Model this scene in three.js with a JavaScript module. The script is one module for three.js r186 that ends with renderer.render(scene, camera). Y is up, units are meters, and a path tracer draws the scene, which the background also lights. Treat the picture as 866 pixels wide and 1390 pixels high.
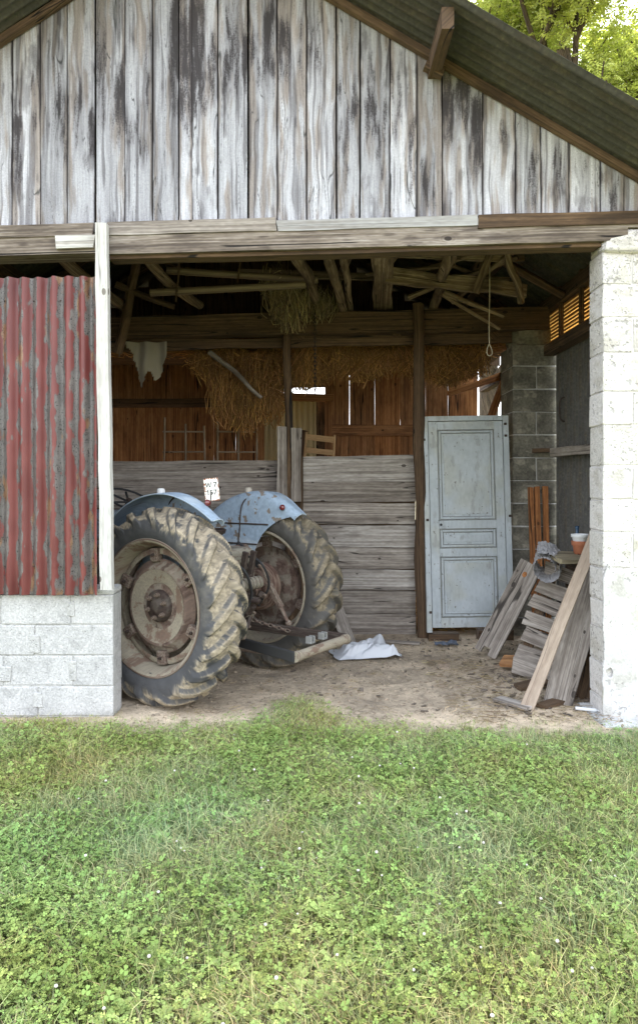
import * as THREE from 'three';
import { RoundedBoxGeometry } from 'three/addons/geometries/RoundedBoxGeometry.js';
import { mergeGeometries } from 'three/addons/utils/BufferGeometryUtils.js';
import { ImprovedNoise } from 'three/addons/math/ImprovedNoise.js';

// ---------------------------------------------------------------- camera, sky, sun, exposure
const scene = new THREE.Scene();
const camera = new THREE.PerspectiveCamera(72.26, 637 / 1024, 0.05, 600);
camera.position.set(0, 1.58, 4.7);
camera.lookAt(0, 1.58, 0);
camera.setViewOffset(866, 1390, 0, 40, 866, 1390);

const SUN = new THREE.Vector3(0.33, 0.76, -0.56).normalize();
{
  const w = 512, h = 256, d = new Float32Array(w * h * 4), v = new THREE.Vector3();
  for (let j = 0; j < h; j++) for (let i = 0; i < w; i++) {
    const th = (j + 0.5) / h * Math.PI - Math.PI / 2, ph = (i + 0.5) / w * 2 * Math.PI - Math.PI;
    v.set(Math.cos(th) * Math.cos(ph), Math.sin(th), Math.cos(th) * Math.sin(ph));
    const up = Math.max(0, v.y), t = Math.pow(up, 0.55), c = Math.max(0, v.dot(SUN));
    const glow = 0.9 * Math.pow(c, 6) + 1.2 * Math.pow(c, 40);
    const b = v.y < -0.02 ? 0.25 : 1;
    const k = (j * w + i) * 4;
    d[k] = b * (1.1 * (1 - t) + 0.66 * t + glow);
    d[k + 1] = b * (1.1 * (1 - t) + 0.76 * t + glow * 0.96);
    d[k + 2] = b * (1.07 * (1 - t) + 0.93 * t + glow * 0.86);
    d[k + 3] = 1;
  }
  const sky = new THREE.DataTexture(d, w, h, THREE.RGBAFormat, THREE.FloatType);
  sky.mapping = THREE.EquirectangularReflectionMapping; sky.magFilter = THREE.LinearFilter; sky.minFilter = THREE.LinearFilter;
  sky.wrapS = THREE.RepeatWrapping; sky.needsUpdate = true;
  scene.background = sky; scene.environment = sky;
}
const sun = new THREE.DirectionalLight(new THREE.Color(1, 0.92, 0.78), 5);
sun.position.copy(SUN).multiplyScalar(60); sun.castShadow = true; sun.shadow.radius = 1.2;
sun.shadow.mapSize.set(2048, 2048);
Object.assign(sun.shadow.camera, { left: -30, right: 30, top: 30, bottom: -30, near: 1, far: 140 });
scene.add(sun);
const EXPOSURE = 3.8;

// ---------------------------------------------------------------- helpers
function rng(a) { return () => { a |= 0; a = a + 0x6D2B79F5 | 0; let t = Math.imul(a ^ a >>> 15, 1 | a); t = t + Math.imul(t ^ t >>> 7, 61 | t) ^ t; return ((t ^ t >>> 14) >>> 0) / 4294967296; }; }
const rnd = rng(7);
const rr = (a, b, r = rnd) => a + (b - a) * r();
const clamp = (x, a = 0, b = 1) => x < a ? a : x > b ? b : x;
const sst = (a, b, x) => { x = clamp((x - a) / (b - a)); return x * x * (3 - 2 * x); };
const mix = (a, b, t) => a + (b - a) * t;
const V = (x, y, z) => new THREE.Vector3(x, y, z);
const LAT = new Float32Array(65536); { const r = rng(99); for (let i = 0; i < 65536; i++) LAT[i] = r(); }
// value noise, x wraps with period px, y with py
function vn(x, y, px, py, s = 0) {
  let xi = Math.floor(x), yi = Math.floor(y); const fx = x - xi, fy = y - yi;
  const ux = fx * fx * (3 - 2 * fx), uy = fy * fy * (3 - 2 * fy);
  xi %= px; yi %= py; if (xi < 0) xi += px; if (yi < 0) yi += py;
  const x1 = xi + 1 === px ? 0 : xi + 1, y1 = yi + 1 === py ? 0 : yi + 1, o = s * 57, q = s * 131;
  const a = LAT[((xi + o) & 255) + ((yi + q) & 255) * 256], b = LAT[((x1 + o) & 255) + ((yi + q) & 255) * 256];
  const c = LAT[((xi + o) & 255) + ((y1 + q) & 255) * 256], d = LAT[((x1 + o) & 255) + ((y1 + q) & 255) * 256];
  return (a + (b - a) * ux) * (1 - uy) + (c + (d - c) * ux) * uy;
}
function fb(u, v, pu, pv, s, oct = 4) { let a = 0.5, r = 0, n = 0; for (let i = 0; i < oct; i++) { r += a * vn(u * pu, v * pv, pu, pv, s + i * 3); n += a; a *= 0.55; pu *= 2; pv *= 2; } return r / n; }
const IN = new ImprovedNoise();
const n3 = (x, y, z) => IN.noise(x + 31.7, y + 17.3, z + 5.1);

// textures: fn(u, v, out) fills out = [r, g, b (sRGB 0..1), height 0..1]
function tex(w, h, fn, bump = true) {
  const a = new Uint8Array(w * h * 4), b = bump ? new Uint8Array(w * h * 4) : null, o = [0, 0, 0, 0.5];
  for (let j = 0; j < h; j++) for (let i = 0; i < w; i++) {
    o[3] = 0.5; fn((i + 0.5) / w, (j + 0.5) / h, o); const k = (j * w + i) * 4;
    a[k] = clamp(o[0]) * 255; a[k + 1] = clamp(o[1]) * 255; a[k + 2] = clamp(o[2]) * 255; a[k + 3] = 255;
    if (bump) { b[k] = b[k + 1] = b[k + 2] = clamp(o[3]) * 255; b[k + 3] = 255; }
  }
  const fin = (arr, srgb) => { const t = new THREE.DataTexture(arr, w, h, THREE.RGBAFormat); t.wrapS = t.wrapT = THREE.RepeatWrapping; t.magFilter = THREE.LinearFilter; t.minFilter = THREE.LinearMipmapLinearFilter; t.generateMipmaps = true; if (srgb) t.colorSpace = THREE.SRGBColorSpace; t.needsUpdate = true; return t; };
  return { map: fin(a, true), bump: bump ? fin(b, false) : null };
}
function mat(t, o = {}) {
  const { bs = 0.002, ...rest } = o;
  const m = new THREE.MeshStandardMaterial({ roughness: 0.9, metalness: 0, side: THREE.DoubleSide, ...rest });
  if (t) { m.map = t.map; if (t.bump) { m.bumpMap = t.bump; m.bumpScale = bs; } }
  return m;
}
const lin = (r, g, b) => new THREE.Color().setRGB(r, g, b);

const taken = {};
function numbered(n) { if (!(n in taken)) { taken[n] = 0; return n; } taken[n]++; return n + '_' + String(taken[n]).padStart(3, '0'); }
function tag(o, label, category, group, kind) { o.userData.label = label; if (category) o.userData.category = category; if (group) o.userData.group = group; if (kind) o.userData.kind = kind; return o; }
function thing(name, label, category, group) { const g = new THREE.Group(); g.name = numbered(name); scene.add(g); tag(g, label, category, group); return g; }
function part(name, geo, m, parent, label) { const o = new THREE.Mesh(geo, m); o.name = parent === scene ? numbered(name) : name; o.castShadow = o.receiveShadow = true; parent.add(o); if (label) o.userData.label = label; return o; }
function sub(name, parent, label) { const g = new THREE.Group(); g.name = name; parent.add(g); if (label) g.userData.label = label; return g; }
// orient local +Y from a to b, local Z as close to `face` as possible, centred
function lay(o, a, b, face = V(0, 0, 1)) {
  const y = b.clone().sub(a).normalize(); if (Math.abs(face.dot(y)) > 0.98) face = V(0, 1, 0); const z = face.clone().addScaledVector(y, -face.dot(y)).normalize(), x = y.clone().cross(z);
  o.quaternion.setFromRotationMatrix(new THREE.Matrix4().makeBasis(x, y, z)); o.position.copy(a).add(b).multiplyScalar(0.5); return o;
}

// wood uv in metres: tile 1 m across x 2.5 m along
function woodUV(g, ou = rnd(), ov = rnd()) {
  const p = g.attributes.position, uv = new Float32Array(p.count * 2);
  for (let i = 0; i < p.count; i++) { uv[2 * i] = p.getX(i) + p.getZ(i) + ou; uv[2 * i + 1] = p.getY(i) / 2.5 + ov + p.getZ(i) * 0.1; }
  g.setAttribute('uv', new THREE.BufferAttribute(uv, 2)); return g;
}
// a sawn or weathered plank: length along Y, width X, thickness Z
function plank(len, w, t, o = {}) {
  const { seg = 5, wob = 0.006, rag = 0.006, bow = 0, twist = 0 } = o, s = rnd() * 100;
  const g = new THREE.BoxGeometry(w, len, t, 1, seg, 1), p = g.attributes.position;
  for (let i = 0; i < p.count; i++) {
    let x = p.getX(i), y = p.getY(i), z = p.getZ(i); const sx = Math.sign(x), f = y / len;
    x += wob * n3(y * 3 + s, sx * 5, s) * 1.6; z += bow * (1 - 4 * f * f) + twist * f * x / w + wob * 0.4 * n3(y * 2, x * 4, s + 9);
    if (Math.abs(f) > 0.499) y += rag * n3(x * 23, z * 9, s + Math.sign(f) * 4) * 1.5;
    p.setXYZ(i, x, y, z);
  }
  g.computeVertexNormals(); return woodUV(g);
}
// a pole or beam with wavering section
function pole(len, r0, r1, o = {}) {
  const { seg = 8, rad = 9, wob = 0.02, rough = 0.12 } = o, s = rnd() * 100;
  const g = new THREE.CylinderGeometry(r1, r0, len, rad, seg), p = g.attributes.position;
  for (let i = 0; i < p.count; i++) {
    let x = p.getX(i), y = p.getY(i), z = p.getZ(i); const k = 1 + rough * n3(x * 14, y * 2.2 + s, z * 14);
    p.setXYZ(i, x * k + wob * n3(y * 1.3 + s, 3, 1) * 2, y, z * k + wob * n3(y * 1.3 + s, 9, 4) * 2);
  }
  g.computeVertexNormals(); return woodUV(g);
}
// box with softened, uneven edges (masonry); uv in metres
function roughBox(w, h, d, r = 0.012, amp = 0.006, f = 9) {
  const g = new RoundedBoxGeometry(w, h, d, 2, r), p = g.attributes.position, s = rnd() * 100, uv = new Float32Array(p.count * 2), nn = g.attributes.normal;
  const ou = rnd(), ov = rnd();
  for (let i = 0; i < p.count; i++) {
    const x = p.getX(i), y = p.getY(i), z = p.getZ(i), nx = Math.abs(nn.getX(i)), nz = Math.abs(nn.getZ(i));
    uv[2 * i] = (nx > 0.8 ? z : x) + ou; uv[2 * i + 1] = (Math.abs(nn.getY(i)) > 0.8 ? z : y) + ov;
    p.setXYZ(i, x + amp * n3(x * f + s, y * f, z * f), y + amp * n3(x * f, y * f + s, z * f), z + amp * n3(x * f, y * f, z * f + s));
  }
  g.setAttribute('uv', new THREE.BufferAttribute(uv, 2)); g.computeVertexNormals(); return g;
}
// corrugated sheet in XY (ribs along Y), real thickness; uv in metres from its lower left corner
function corrugated(w, h, wave, amp, o = {}) {
  const { t = 0.0018, rows = 6, ph = 0, wob = 0.003, div = 8 } = o, n = Math.max(4, Math.round(w / wave * div)), s = rnd() * 50;
  const P = [], U = [], I = []; const W = n + 1;
  for (const side of [1, -1]) for (let j = 0; j <= rows; j++) for (let i = 0; i <= n; i++) {
    const x = i / n * w, y = j / rows * h;
    const z = amp * Math.sin(x / wave * 2 * Math.PI + ph) + wob * n3(x * 2 + s, y * 2, 3) * 2 + side * t / 2;
    P.push(x - w / 2, y - h / 2 + (j === 0 || j === rows ? wob * n3(x * 9 + s, j, 1) : 0), z); U.push(x, y);
  }
  const q = (a, b, c, d) => I.push(a, b, c, a, c, d), B = W * (rows + 1);
  for (let j = 0; j < rows; j++) for (let i = 0; i < n; i++) { const a = j * W + i; q(a, a + 1, a + 1 + W, a + W); q(B + a, B + a + W, B + a + 1 + W, B + a + 1); }
  for (let i = 0; i < n; i++) { q(B + i, B + i + 1, i + 1, i); const a = rows * W + i; q(a, a + 1, B + a + 1, B + a); }
  for (let j = 0; j < rows; j++) { const a = j * W; q(B + a, a, a + W, B + a + W); const b = a + n; q(b, B + b, B + b + W, b + W); }
  const g = new THREE.BufferGeometry(); g.setAttribute('position', new THREE.Float32BufferAttribute(P, 3)); g.setAttribute('uv', new THREE.Float32BufferAttribute(U, 2)); g.setIndex(I); g.computeVertexNormals(); return g;
}
function merged(list) { return mergeGeometries(list.map(g => { const c = g.index ? g.toNonIndexed() : g.clone(); for (const k of Object.keys(c.attributes)) if (!['position', 'normal', 'uv'].includes(k)) c.deleteAttribute(k); return c; })); }
function at(g, x, y, z, rx = 0, ry = 0, rz = 0) { const m = new THREE.Matrix4().compose(V(x, y, z), new THREE.Quaternion().setFromEuler(new THREE.Euler(rx, ry, rz)), V(1, 1, 1)); return g.applyMatrix4(m); }
function tube(pts, r, seg = 24, rad = 7) { return new THREE.TubeGeometry(new THREE.CatmullRomCurve3(pts), seg, r, rad); }
function lathe(pts, seg = 48) { const g = new THREE.LatheGeometry(pts.map(p => new THREE.Vector2(p[0], p[1])), seg); g.rotateX(Math.PI / 2); return g; } // axis along +Z
function rbox(w, h, d, r = 0.01) { return new RoundedBoxGeometry(w, h, d, 2, Math.min(r, w * 0.45, h * 0.45, d * 0.45)); }

// ---------------------------------------------------------------- materials
function wood(seed, c) { // c: pale, mid, dark (sRGB 0..255), crack, stain; 1 m across, 2.5 m along
  const r = rng(seed * 17 + 3), K = [...Array(11)].map(() => [r(), r(), 0.006 + 0.009 * r()]);
  return tex(1024, 1024, (u, v, o) => {
    let du = 0, kn = 0, ring = 0;
    for (const k of K) { let x = u - k[0], y = (v - k[1]); x -= Math.round(x); y -= Math.round(y); y *= 2.5; const d2 = (x * x + y * y * 0.35) / (k[2] * k[2]); if (d2 > 40) continue; const e = Math.exp(-d2 * 0.25); du += Math.sign(x) * k[2] * 0.9 * Math.exp(-d2 * 0.12); kn = Math.max(kn, sst(1.5, 0.6, d2)); ring += e * 0.5 * Math.sin(Math.sqrt(d2) * 6); }
    const uu = u - du, warp = 0.02 * fb(u, v, 5, 6, seed + 20, 2);
    const g1 = fb(uu + warp, v, 70, 3, seed, 3), g2 = vn((uu + warp) * 200 + 500, v * 6, 200, 6, seed + 5), g5 = vn(uu * 110 + 500, v * 4, 110, 4, seed + 6), g3 = fb(u, v, 7, 5, seed + 9, 4), g4 = fb(u, v, 90, 60, seed + 14, 2);
    let t = clamp((g1 - 0.5) * 0.8 + (g3 - 0.5) * 0.8 + (g2 - 0.5) * 0.45 + (g5 - 0.5) * 0.5 + (g4 - 0.5) * 0.2 + ring * 0.4 + 0.5);
    const cr = Math.abs(vn((uu + warp * 0.5) * 34 + 500, v * 2, 34, 2, seed + 30) - 0.5), ck = sst(0.035, 0.012, cr) * sst(0.52, 0.57, fb(u, v, 19, 3, seed + 33, 2)) * c.crack;
    const st = sst(0.58, 0.76, fb(u, v, 14, 9, seed + 40, 4) + (g2 - 0.5) * 0.25) * c.stain;
    for (let k = 0; k < 3; k++) {
      const p = c.pale[k] / 255, m = c.mid[k] / 255, dk = c.dark[k] / 255;
      let q = t > 0.5 ? mix(m, p, (t - 0.5) * 2) : mix(mix(m, dk, 0.6), m, t * 2);
      q = mix(q, dk, st * 0.75); q = mix(q, dk * 0.75, kn * 0.85); q = mix(q, dk * 0.45, ck); o[k] = q * (0.95 + 0.1 * g4);
    }
    o[3] = 0.6 + (g1 - 0.5) * 0.35 + (g2 - 0.5) * 0.4 - ck * 0.6 - kn * 0.1;
  });
}
const T = {};
T.grey = wood(1, { pale: [194, 189, 183], mid: [158, 151, 144], dark: [92, 84, 78], crack: 0.75, stain: 0.4 });
T.brown = wood(2, { pale: [196, 150, 104], mid: [168, 122, 80], dark: [96, 64, 40], crack: 0.8, stain: 0.5 });
T.beam = wood(3, { pale: [166, 158, 150], mid: [124, 113, 102], dark: [58, 49, 44], crack: 1, stain: 0.8 });
T.old = wood(6, { pale: [116, 94, 72], mid: [88, 69, 51], dark: [48, 37, 28], crack: 1, stain: 0.5 });
const M = {};
M.grey = [mat(T.grey, { bs: 0.003 }), mat(T.grey, { bs: 0.003, color: lin(0.86, 0.83, 0.8) }), mat(T.grey, { bs: 0.003, color: lin(0.72, 0.69, 0.66) })];
T.white = wood(5, { pale: [206, 205, 200], mid: [192, 190, 185], dark: [150, 142, 132], crack: 0.5, stain: 0.2 }); M.oldWhite = mat(T.white, { bs: 0.002 }); M.greyWhite = mat(T.white, { bs: 0.002, color: lin(0.62, 0.62, 0.64) });
M.brown = [mat(T.brown, { bs: 0.003 }), mat(T.brown, { bs: 0.003, color: lin(0.86, 0.84, 0.82) }), mat(T.brown, { bs: 0.003, color: lin(1, 0.9, 0.78) })];
M.dark = [mat(T.beam, { bs: 0.003 }), mat(T.old, { bs: 0.003 }), null]; M.dark[2] = M.dark[1]; M.tan = mat(T.beam, { bs: 0.003, color: lin(0.9, 0.78, 0.62) });
M.orange = mat(T.brown, { bs: 0.001, color: lin(1, 0.82, 0.68) });

// gable boards: one weathered surface in wall metres, X -2.35..2.35, Y 3.25..5.4, stains copied where they are
const JX = [-2.054, -1.864, -1.684, -1.496, -1.299, -1.114, -0.938, -0.849, -0.677, -0.474, -0.279, -0.084, 0.116, 0.274, 0.474, 0.654, 0.825, 1.094, 1.316, 1.484, 1.672, 1.884, 2.04, 2.2];
const GX0 = -2.35, GXW = 4.7, GY0 = 3.25, GYH = 2.15;
const STAIN = [ // x, y low, y high, half width, strength (metres on the wall)
  [-2.02, 3.55, 4.05, 0.04, 0.8], [-1.91, 3.9, 4.35, 0.03, 0.6], [-1.72, 3.75, 4.25, 0.045, 0.8], [-1.6, 3.8, 4.2, 0.05, 0.55], [-1.46, 4.0, 4.75, 0.04, 0.6], [-1.33, 3.85, 4.35, 0.05, 0.8],
  [-1.52, 3.75, 4.1, 0.03, 0.7], [-1.2, 3.7, 4.1, 0.07, 0.5], [-1.14, 4.0, 4.6, 0.03, 0.6], [-0.95, 4.1, 4.95, 0.05, 1.0], [-0.89, 3.95, 4.8, 0.06, 1.1], [-0.82, 4.0, 4.85, 0.06, 1.0], [-0.72, 4.1, 4.6, 0.035, 0.7],
  [-0.58, 4.2, 4.75, 0.06, 0.75], [-0.5, 4.25, 4.6, 0.03, 0.8], [-0.43, 4.2, 4.65, 0.035, 0.7], [-0.33, 4.25, 4.8, 0.045, 0.9], [-0.23, 4.2, 4.7, 0.05, 0.8], [-0.12, 4.3, 4.8, 0.03, 0.6], [-0.02, 4.2, 4.7, 0.05, 0.45],
  [0.17, 3.6, 4.3, 0.05, 0.5], [0.24, 3.9, 4.6, 0.04, 0.6], [0.35, 3.8, 4.4, 0.05, 0.7], [0.42, 3.6, 4.2, 0.04, 0.55], [0.52, 3.9, 4.3, 0.04, 0.5], [0.62, 3.5, 4.1, 0.03, 0.5], [0.73, 3.4, 3.75, 0.05, 0.7],
  [0.87, 3.8, 4.35, 0.05, 0.9], [0.96, 3.95, 4.3, 0.08, 0.7], [1.05, 3.6, 4.15, 0.05, 0.9], [1.25, 3.7, 4.0, 0.04, 0.4], [1.43, 3.4, 3.8, 0.04, 0.6], [1.6, 3.5, 3.85, 0.04, 0.5], [1.78, 3.4, 3.75, 0.04, 0.4], [1.97, 3.4, 3.6, 0.05, 0.5]];
const BR = rng(41), BOARD = JX.map((_, i) => ({ tone: 0.9 + 0.2 * BR(), brown: i > 15 && i < 17 ? 1.5 : BR() < 0.35 ? 0.9 : 0.35 + 0.4 * BR(), s: i * 7 % 40, off: BR() }));
T.gable = tex(1600, 800, (u, v, o) => {
  const X = GX0 + u * GXW, Y = GY0 + v * GYH; let b = 0; while (b < JX.length && JX[b] < X) b++; const B = BOARD[Math.min(b, JX.length - 1)];
  const xl = b > 0 ? JX[b - 1] : -2.25, xr = b < JX.length ? JX[b] : 2.3, edge = Math.min(X - xl, xr - X), s = B.s, vv = v + B.off;
  const wv = 0.006 * (fb(u, vv, 40, 8, s + 3, 2) - 0.5);
  const g1 = fb(u + wv, vv, 250, 4, s, 3), g2 = vn((u + wv) * 251 * 4, vv * 14, 251, 14, s + 2), blot = fb(u, vv, 36, 8, s + 11, 4), fine = vn(u * 1500, v * 600, 240, 240, s + 1);
  let pale = 0.66 + (g1 - 0.5) * 0.8 + (blot - 0.5) * 0.7 + (g2 - 0.5) * 0.3 + (fine - 0.5) * 0.25;
  // brown, less bleached wood near board edges, in streaks; more of it high under the eaves and to the right
  const high = sst(3.9, 5.0, Y) * 0.5 + sst(1.0, 2.0, X) * 0.35;
  const br = clamp(sst(0.52, 0.78, fb(u + wv, vv, 130, 6, s + 21, 4) + high * 0.26 + sst(0.045, 0.0, edge) * 0.2 * B.brown + (B.brown - 0.5) * 0.16 - 0.02) * 0.75);
  let dk = 0;
  for (let i = 0; i < STAIN.length; i++) { const S = STAIN[i], dx = Math.abs(X - S[0]) / S[3]; if (dx > 1.6) continue; const m = (Y - S[1]) / (S[2] - S[1]); if (m < -0.35 || m > 1.3) continue; dk = Math.max(dk, S[4] * (1 - sst(0.3, 1.5, dx)) * sst(-0.35, 0.35, m) * (1 - sst(0.75, 1.3, m))); }
  const halo = clamp(dk * 0.8 + (blot - 0.5)); dk = clamp(sst(0.3, 1.1, dk * 0.95 + (fb(u + wv, vv, 200, 14, s + 31, 4) - 0.5) * 1.5 + (fine - 0.5) * 0.6) * 1.0 + 0.35 * sst(0.63, 0.8, fb(u, vv, 60, 9, s + 37, 4)));
  dk = clamp(dk + 0.75 * sst(0.016, 0.002, edge) * sst(0.4, 0.6, fb(u, vv, 60, 8, s + 61, 3)) + 0.4 * sst(0.58, 0.72, fb(u + wv, vv, 170, 3, s + 67, 3)));
  const ck = sst(0.012, 0, Math.abs(fb(u + wv * 2, vv, 120, 3, s + 50, 2) - 0.5)) * sst(0.48, 0.6, fb(u, vv, 30, 6, s + 53, 2));
  const P = [193, 194, 200], G = [130, 129, 134], Br = [124, 111, 101], D = [52, 48, 50];
  for (let k = 0; k < 3; k++) { let q = mix(G[k], P[k], clamp(pale - halo * 0.55)); q = mix(q, Br[k] * (0.75 + 0.5 * g1), br * 0.8); q = mix(q, D[k], dk * 0.92); q = mix(q, 45, ck * 0.7); o[k] = q / 255 * B.tone * (0.95 + 0.1 * fine); }
  o[3] = 0.55 + (g1 - 0.5) * 0.5 + (g2 - 0.5) * 0.3 - ck * 0.5;
});
M.gable = mat(T.gable, { bs: 0.003 });

T.block = tex(1024, 1024, (u, v, o) => {
  const a = fb(u, v, 6, 6, 4, 4), b = fb(u, v, 120, 120, 8, 2), p = vn(u * 210, v * 210, 210, 210, 3), sp = sst(0.86, 0.93, p), st = sst(0.55, 0.75, fb(u, v, 9, 9, 17, 4));
  const q = 0.735 + (a - 0.5) * 0.13 + (b - 0.5) * 0.16 - sp * 0.16 - st * 0.06; o[0] = q; o[1] = q * 0.995; o[2] = q * 0.985; o[3] = 0.6 + (b - 0.5) * 0.5 - sp * 0.6 + (a - 0.5) * 0.3;
});
M.block = mat(T.block, { bs: 0.004 });
M.mortar = mat(T.block, { bs: 0.006, color: lin(1, 1, 0.99) });
T.lime = tex(1024, 1024, (u, v, o) => {
  const a = fb(u, v, 5, 5, 61, 4), b = fb(u, v, 90, 90, 63, 3), pit = clamp(sst(0.8, 0.9, vn(u * 150, v * 150, 150, 150, 65)) * sst(0.42, 0.6, a) + 0.8 * sst(0.66, 0.72, fb(u, v, 45, 50, 67, 3)) * sst(0.45, 0.6, fb(u, v, 4, 4, 71, 2))), st = sst(0.56, 0.72, fb(u, v, 7, 9, 69, 5)), ol = sst(0.62, 0.75, fb(u, v, 6, 4, 75, 4));
  const q = 0.9 + (a - 0.5) * 0.1 + (b - 0.5) * 0.14; o[0] = q - st * 0.06 - pit * 0.2 - ol * 0.03; o[1] = q * 0.985 - st * 0.065 - pit * 0.2 - ol * 0.03; o[2] = q * 0.97 - st * 0.08 - pit * 0.2 - ol * 0.05; o[3] = 0.6 + (b - 0.5) * 0.6 - pit * 0.5 + (a - 0.5) * 0.4;
});
M.lime = mat(T.lime, { bs: 0.006 });
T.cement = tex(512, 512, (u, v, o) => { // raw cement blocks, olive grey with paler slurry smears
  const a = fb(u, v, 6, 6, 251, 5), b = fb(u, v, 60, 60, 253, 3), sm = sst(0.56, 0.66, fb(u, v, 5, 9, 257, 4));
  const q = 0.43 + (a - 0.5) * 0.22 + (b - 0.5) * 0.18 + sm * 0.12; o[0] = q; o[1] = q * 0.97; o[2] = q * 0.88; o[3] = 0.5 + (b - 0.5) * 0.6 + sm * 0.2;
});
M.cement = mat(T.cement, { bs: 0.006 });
const limeVar = [0, 1, 2].map(i => { const f = mat(T.lime, { bs: 0.008, color: lin([0.84, 0.75, 0.8][i], [0.84, 0.75, 0.8][i], [0.85, 0.745, 0.81][i]) }); return f; });
M.plaster = mat(T.lime, { bs: 0.003, color: lin(0.72, 0.73, 0.75) });

const SW = 0.0965; // red sheet corrugation
T.red = tex(1024, 1024, (u, v, o) => { // 1.2 m x 2.1 m
  const x = u * 1.158, w = x / SW, cell = Math.floor(w), ph = w - cell, n = fb(u, v, 44, 26, 81, 4), n2 = fb(u, v, 10, 7, 83, 3), f = vn(u * 300, v * 420, 250, 210, 5);
  const strip = Math.sin(ph * 2 * Math.PI - 2.2 + (n2 - 0.5) * 1.5) * 0.5 + 0.5; // paint worn off one flank of every rib
  const bare = sst(0.42, 0.56, strip * 0.55 + (n - 0.5) * 1.0 + (n2 - 0.5) * 0.6 + 0.215 + (LAT[cell * 7 + 3] - 0.5) * 0.3);
  const sp = sst(0.74, 0.86, f) * bare, rst = sst(0.6, 0.72, fb(u, v, 20, 12, 91, 4)) * bare;
  const gr = 0.35 + (n - 0.5) * 0.2 - sp * 0.26, rd = [0.44 + (n2 - 0.5) * 0.2, 0.215 + (n2 - 0.5) * 0.16, 0.2 + (n2 - 0.5) * 0.15];
  o[0] = mix(rd[0], gr * 1.05 + rst * 0.1, bare); o[1] = mix(rd[1], gr, bare); o[2] = mix(rd[2], gr * 0.97 - rst * 0.08, bare); o[3] = 0.6 - bare * 0.2 - sp * 0.2 + (f - 0.5) * 0.1;
});
T.red.map.repeat.set(1 / 1.158, 1 / 2.1); T.red.bump.repeat.set(1 / 1.158, 1 / 2.1);
M.red = mat(T.red, { bs: 0.0015, roughness: 0.42, metalness: 0.0 });
T.metal = tex(512, 512, (u, v, o) => {
  const a = fb(u, v, 8, 8, 101, 5), b = fb(u, v, 60, 60, 103, 3), st = sst(0.5, 0.7, fb(u, v, 30, 5, 107, 4)), li = sst(0.62, 0.74, fb(u, v, 40, 40, 111, 3));
  const q = 0.42 + (a - 0.5) * 0.12 + (b - 0.5) * 0.15; o[0] = q + st * 0.02 + li * 0.05; o[1] = q * 0.99 + li * 0.05; o[2] = q * 0.93 - st * 0.02 + li * 0.02; o[3] = 0.5 + (b - 0.5) * 0.4;
});
M.roof = mat(T.metal, { bs: 0.002, roughness: 0.85, color: lin(0.4, 0.395, 0.365) });
M.sheet = mat(T.metal, { bs: 0.001, roughness: 0.6, color: lin(0.6, 0.6, 0.64) });
M.sheetPale = mat(T.block, { bs: 0.001, roughness: 0.5, metalness: 0.3, color: lin(0.66, 0.6, 0.46) });

T.rust = tex(512, 512, (u, v, o) => {
  const a = fb(u, v, 10, 10, 121, 5), b = fb(u, v, 50, 50, 123, 3), m = sst(0.4, 0.56, a + (b - 0.5) * 0.3), d = sst(0.55, 0.68, fb(u, v, 14, 14, 127, 4));
  const R = [0.4, 0.33, 0.29], P = [0.5, 0.46, 0.41], D = [0.26, 0.19, 0.16];
  for (let k = 0; k < 3; k++) o[k] = mix(mix(P[k], R[k], m), D[k], d * 0.6) * (0.85 + 0.3 * b); o[3] = 0.4 + b * 0.4 - d * 0.2;
});
M.rust = mat(T.rust, { bs: 0.002 });
M.rustDark = mat(T.rust, { bs: 0.002, color: lin(0.32, 0.3, 0.3), roughness: 0.75 });
T.dust = tex(512, 512, (u, v, o) => {
  const a = fb(u, v, 7, 7, 141, 5), b = fb(u, v, 70, 70, 143, 3), m = sst(0.52, 0.68, a + (b - 0.5) * 0.4), P = [0.55, 0.515, 0.45], R = [0.42, 0.34, 0.29];
  for (let k = 0; k < 3; k++) o[k] = mix(P[k], R[k], m * 0.9) * (0.88 + 0.24 * b); o[3] = 0.5 + (b - 0.5) * 0.5;
});
M.dusty = mat(T.dust, { bs: 0.002 });
T.blue = tex(512, 512, (u, v, o) => { // 1 m, faded tractor paint
  const a = fb(u, v, 5, 5, 161, 4), b = fb(u, v, 40, 40, 163, 3), ch = sst(0.67, 0.72, fb(u, v, 14, 14, 167, 4)), wh = sst(0.48, 0.66, fb(u, v, 4, 6, 171, 4)), sc = sst(0.02, 0, Math.abs(fb(u, v, 20, 20, 175, 2) - 0.5)) * sst(0.6, 0.7, a);
  const B = [0.57, 0.635, 0.7], W = [0.69, 0.73, 0.76], R = [0.47, 0.4, 0.33];
  for (let k = 0; k < 3; k++) o[k] = mix(mix(B[k], W[k], wh * 0.75), R[k], ch * 0.8) * (0.9 + 0.2 * b) - sc * 0.1; o[3] = 0.6 - ch * 0.2 + (b - 0.5) * 0.1;
});
M.blue = mat(T.blue, { bs: 0.001, roughness: 0.7 });
M.greyPaint = mat(T.dust, { bs: 0.002, roughness: 0.8, color: lin(0.9, 0.95, 1) });
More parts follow.
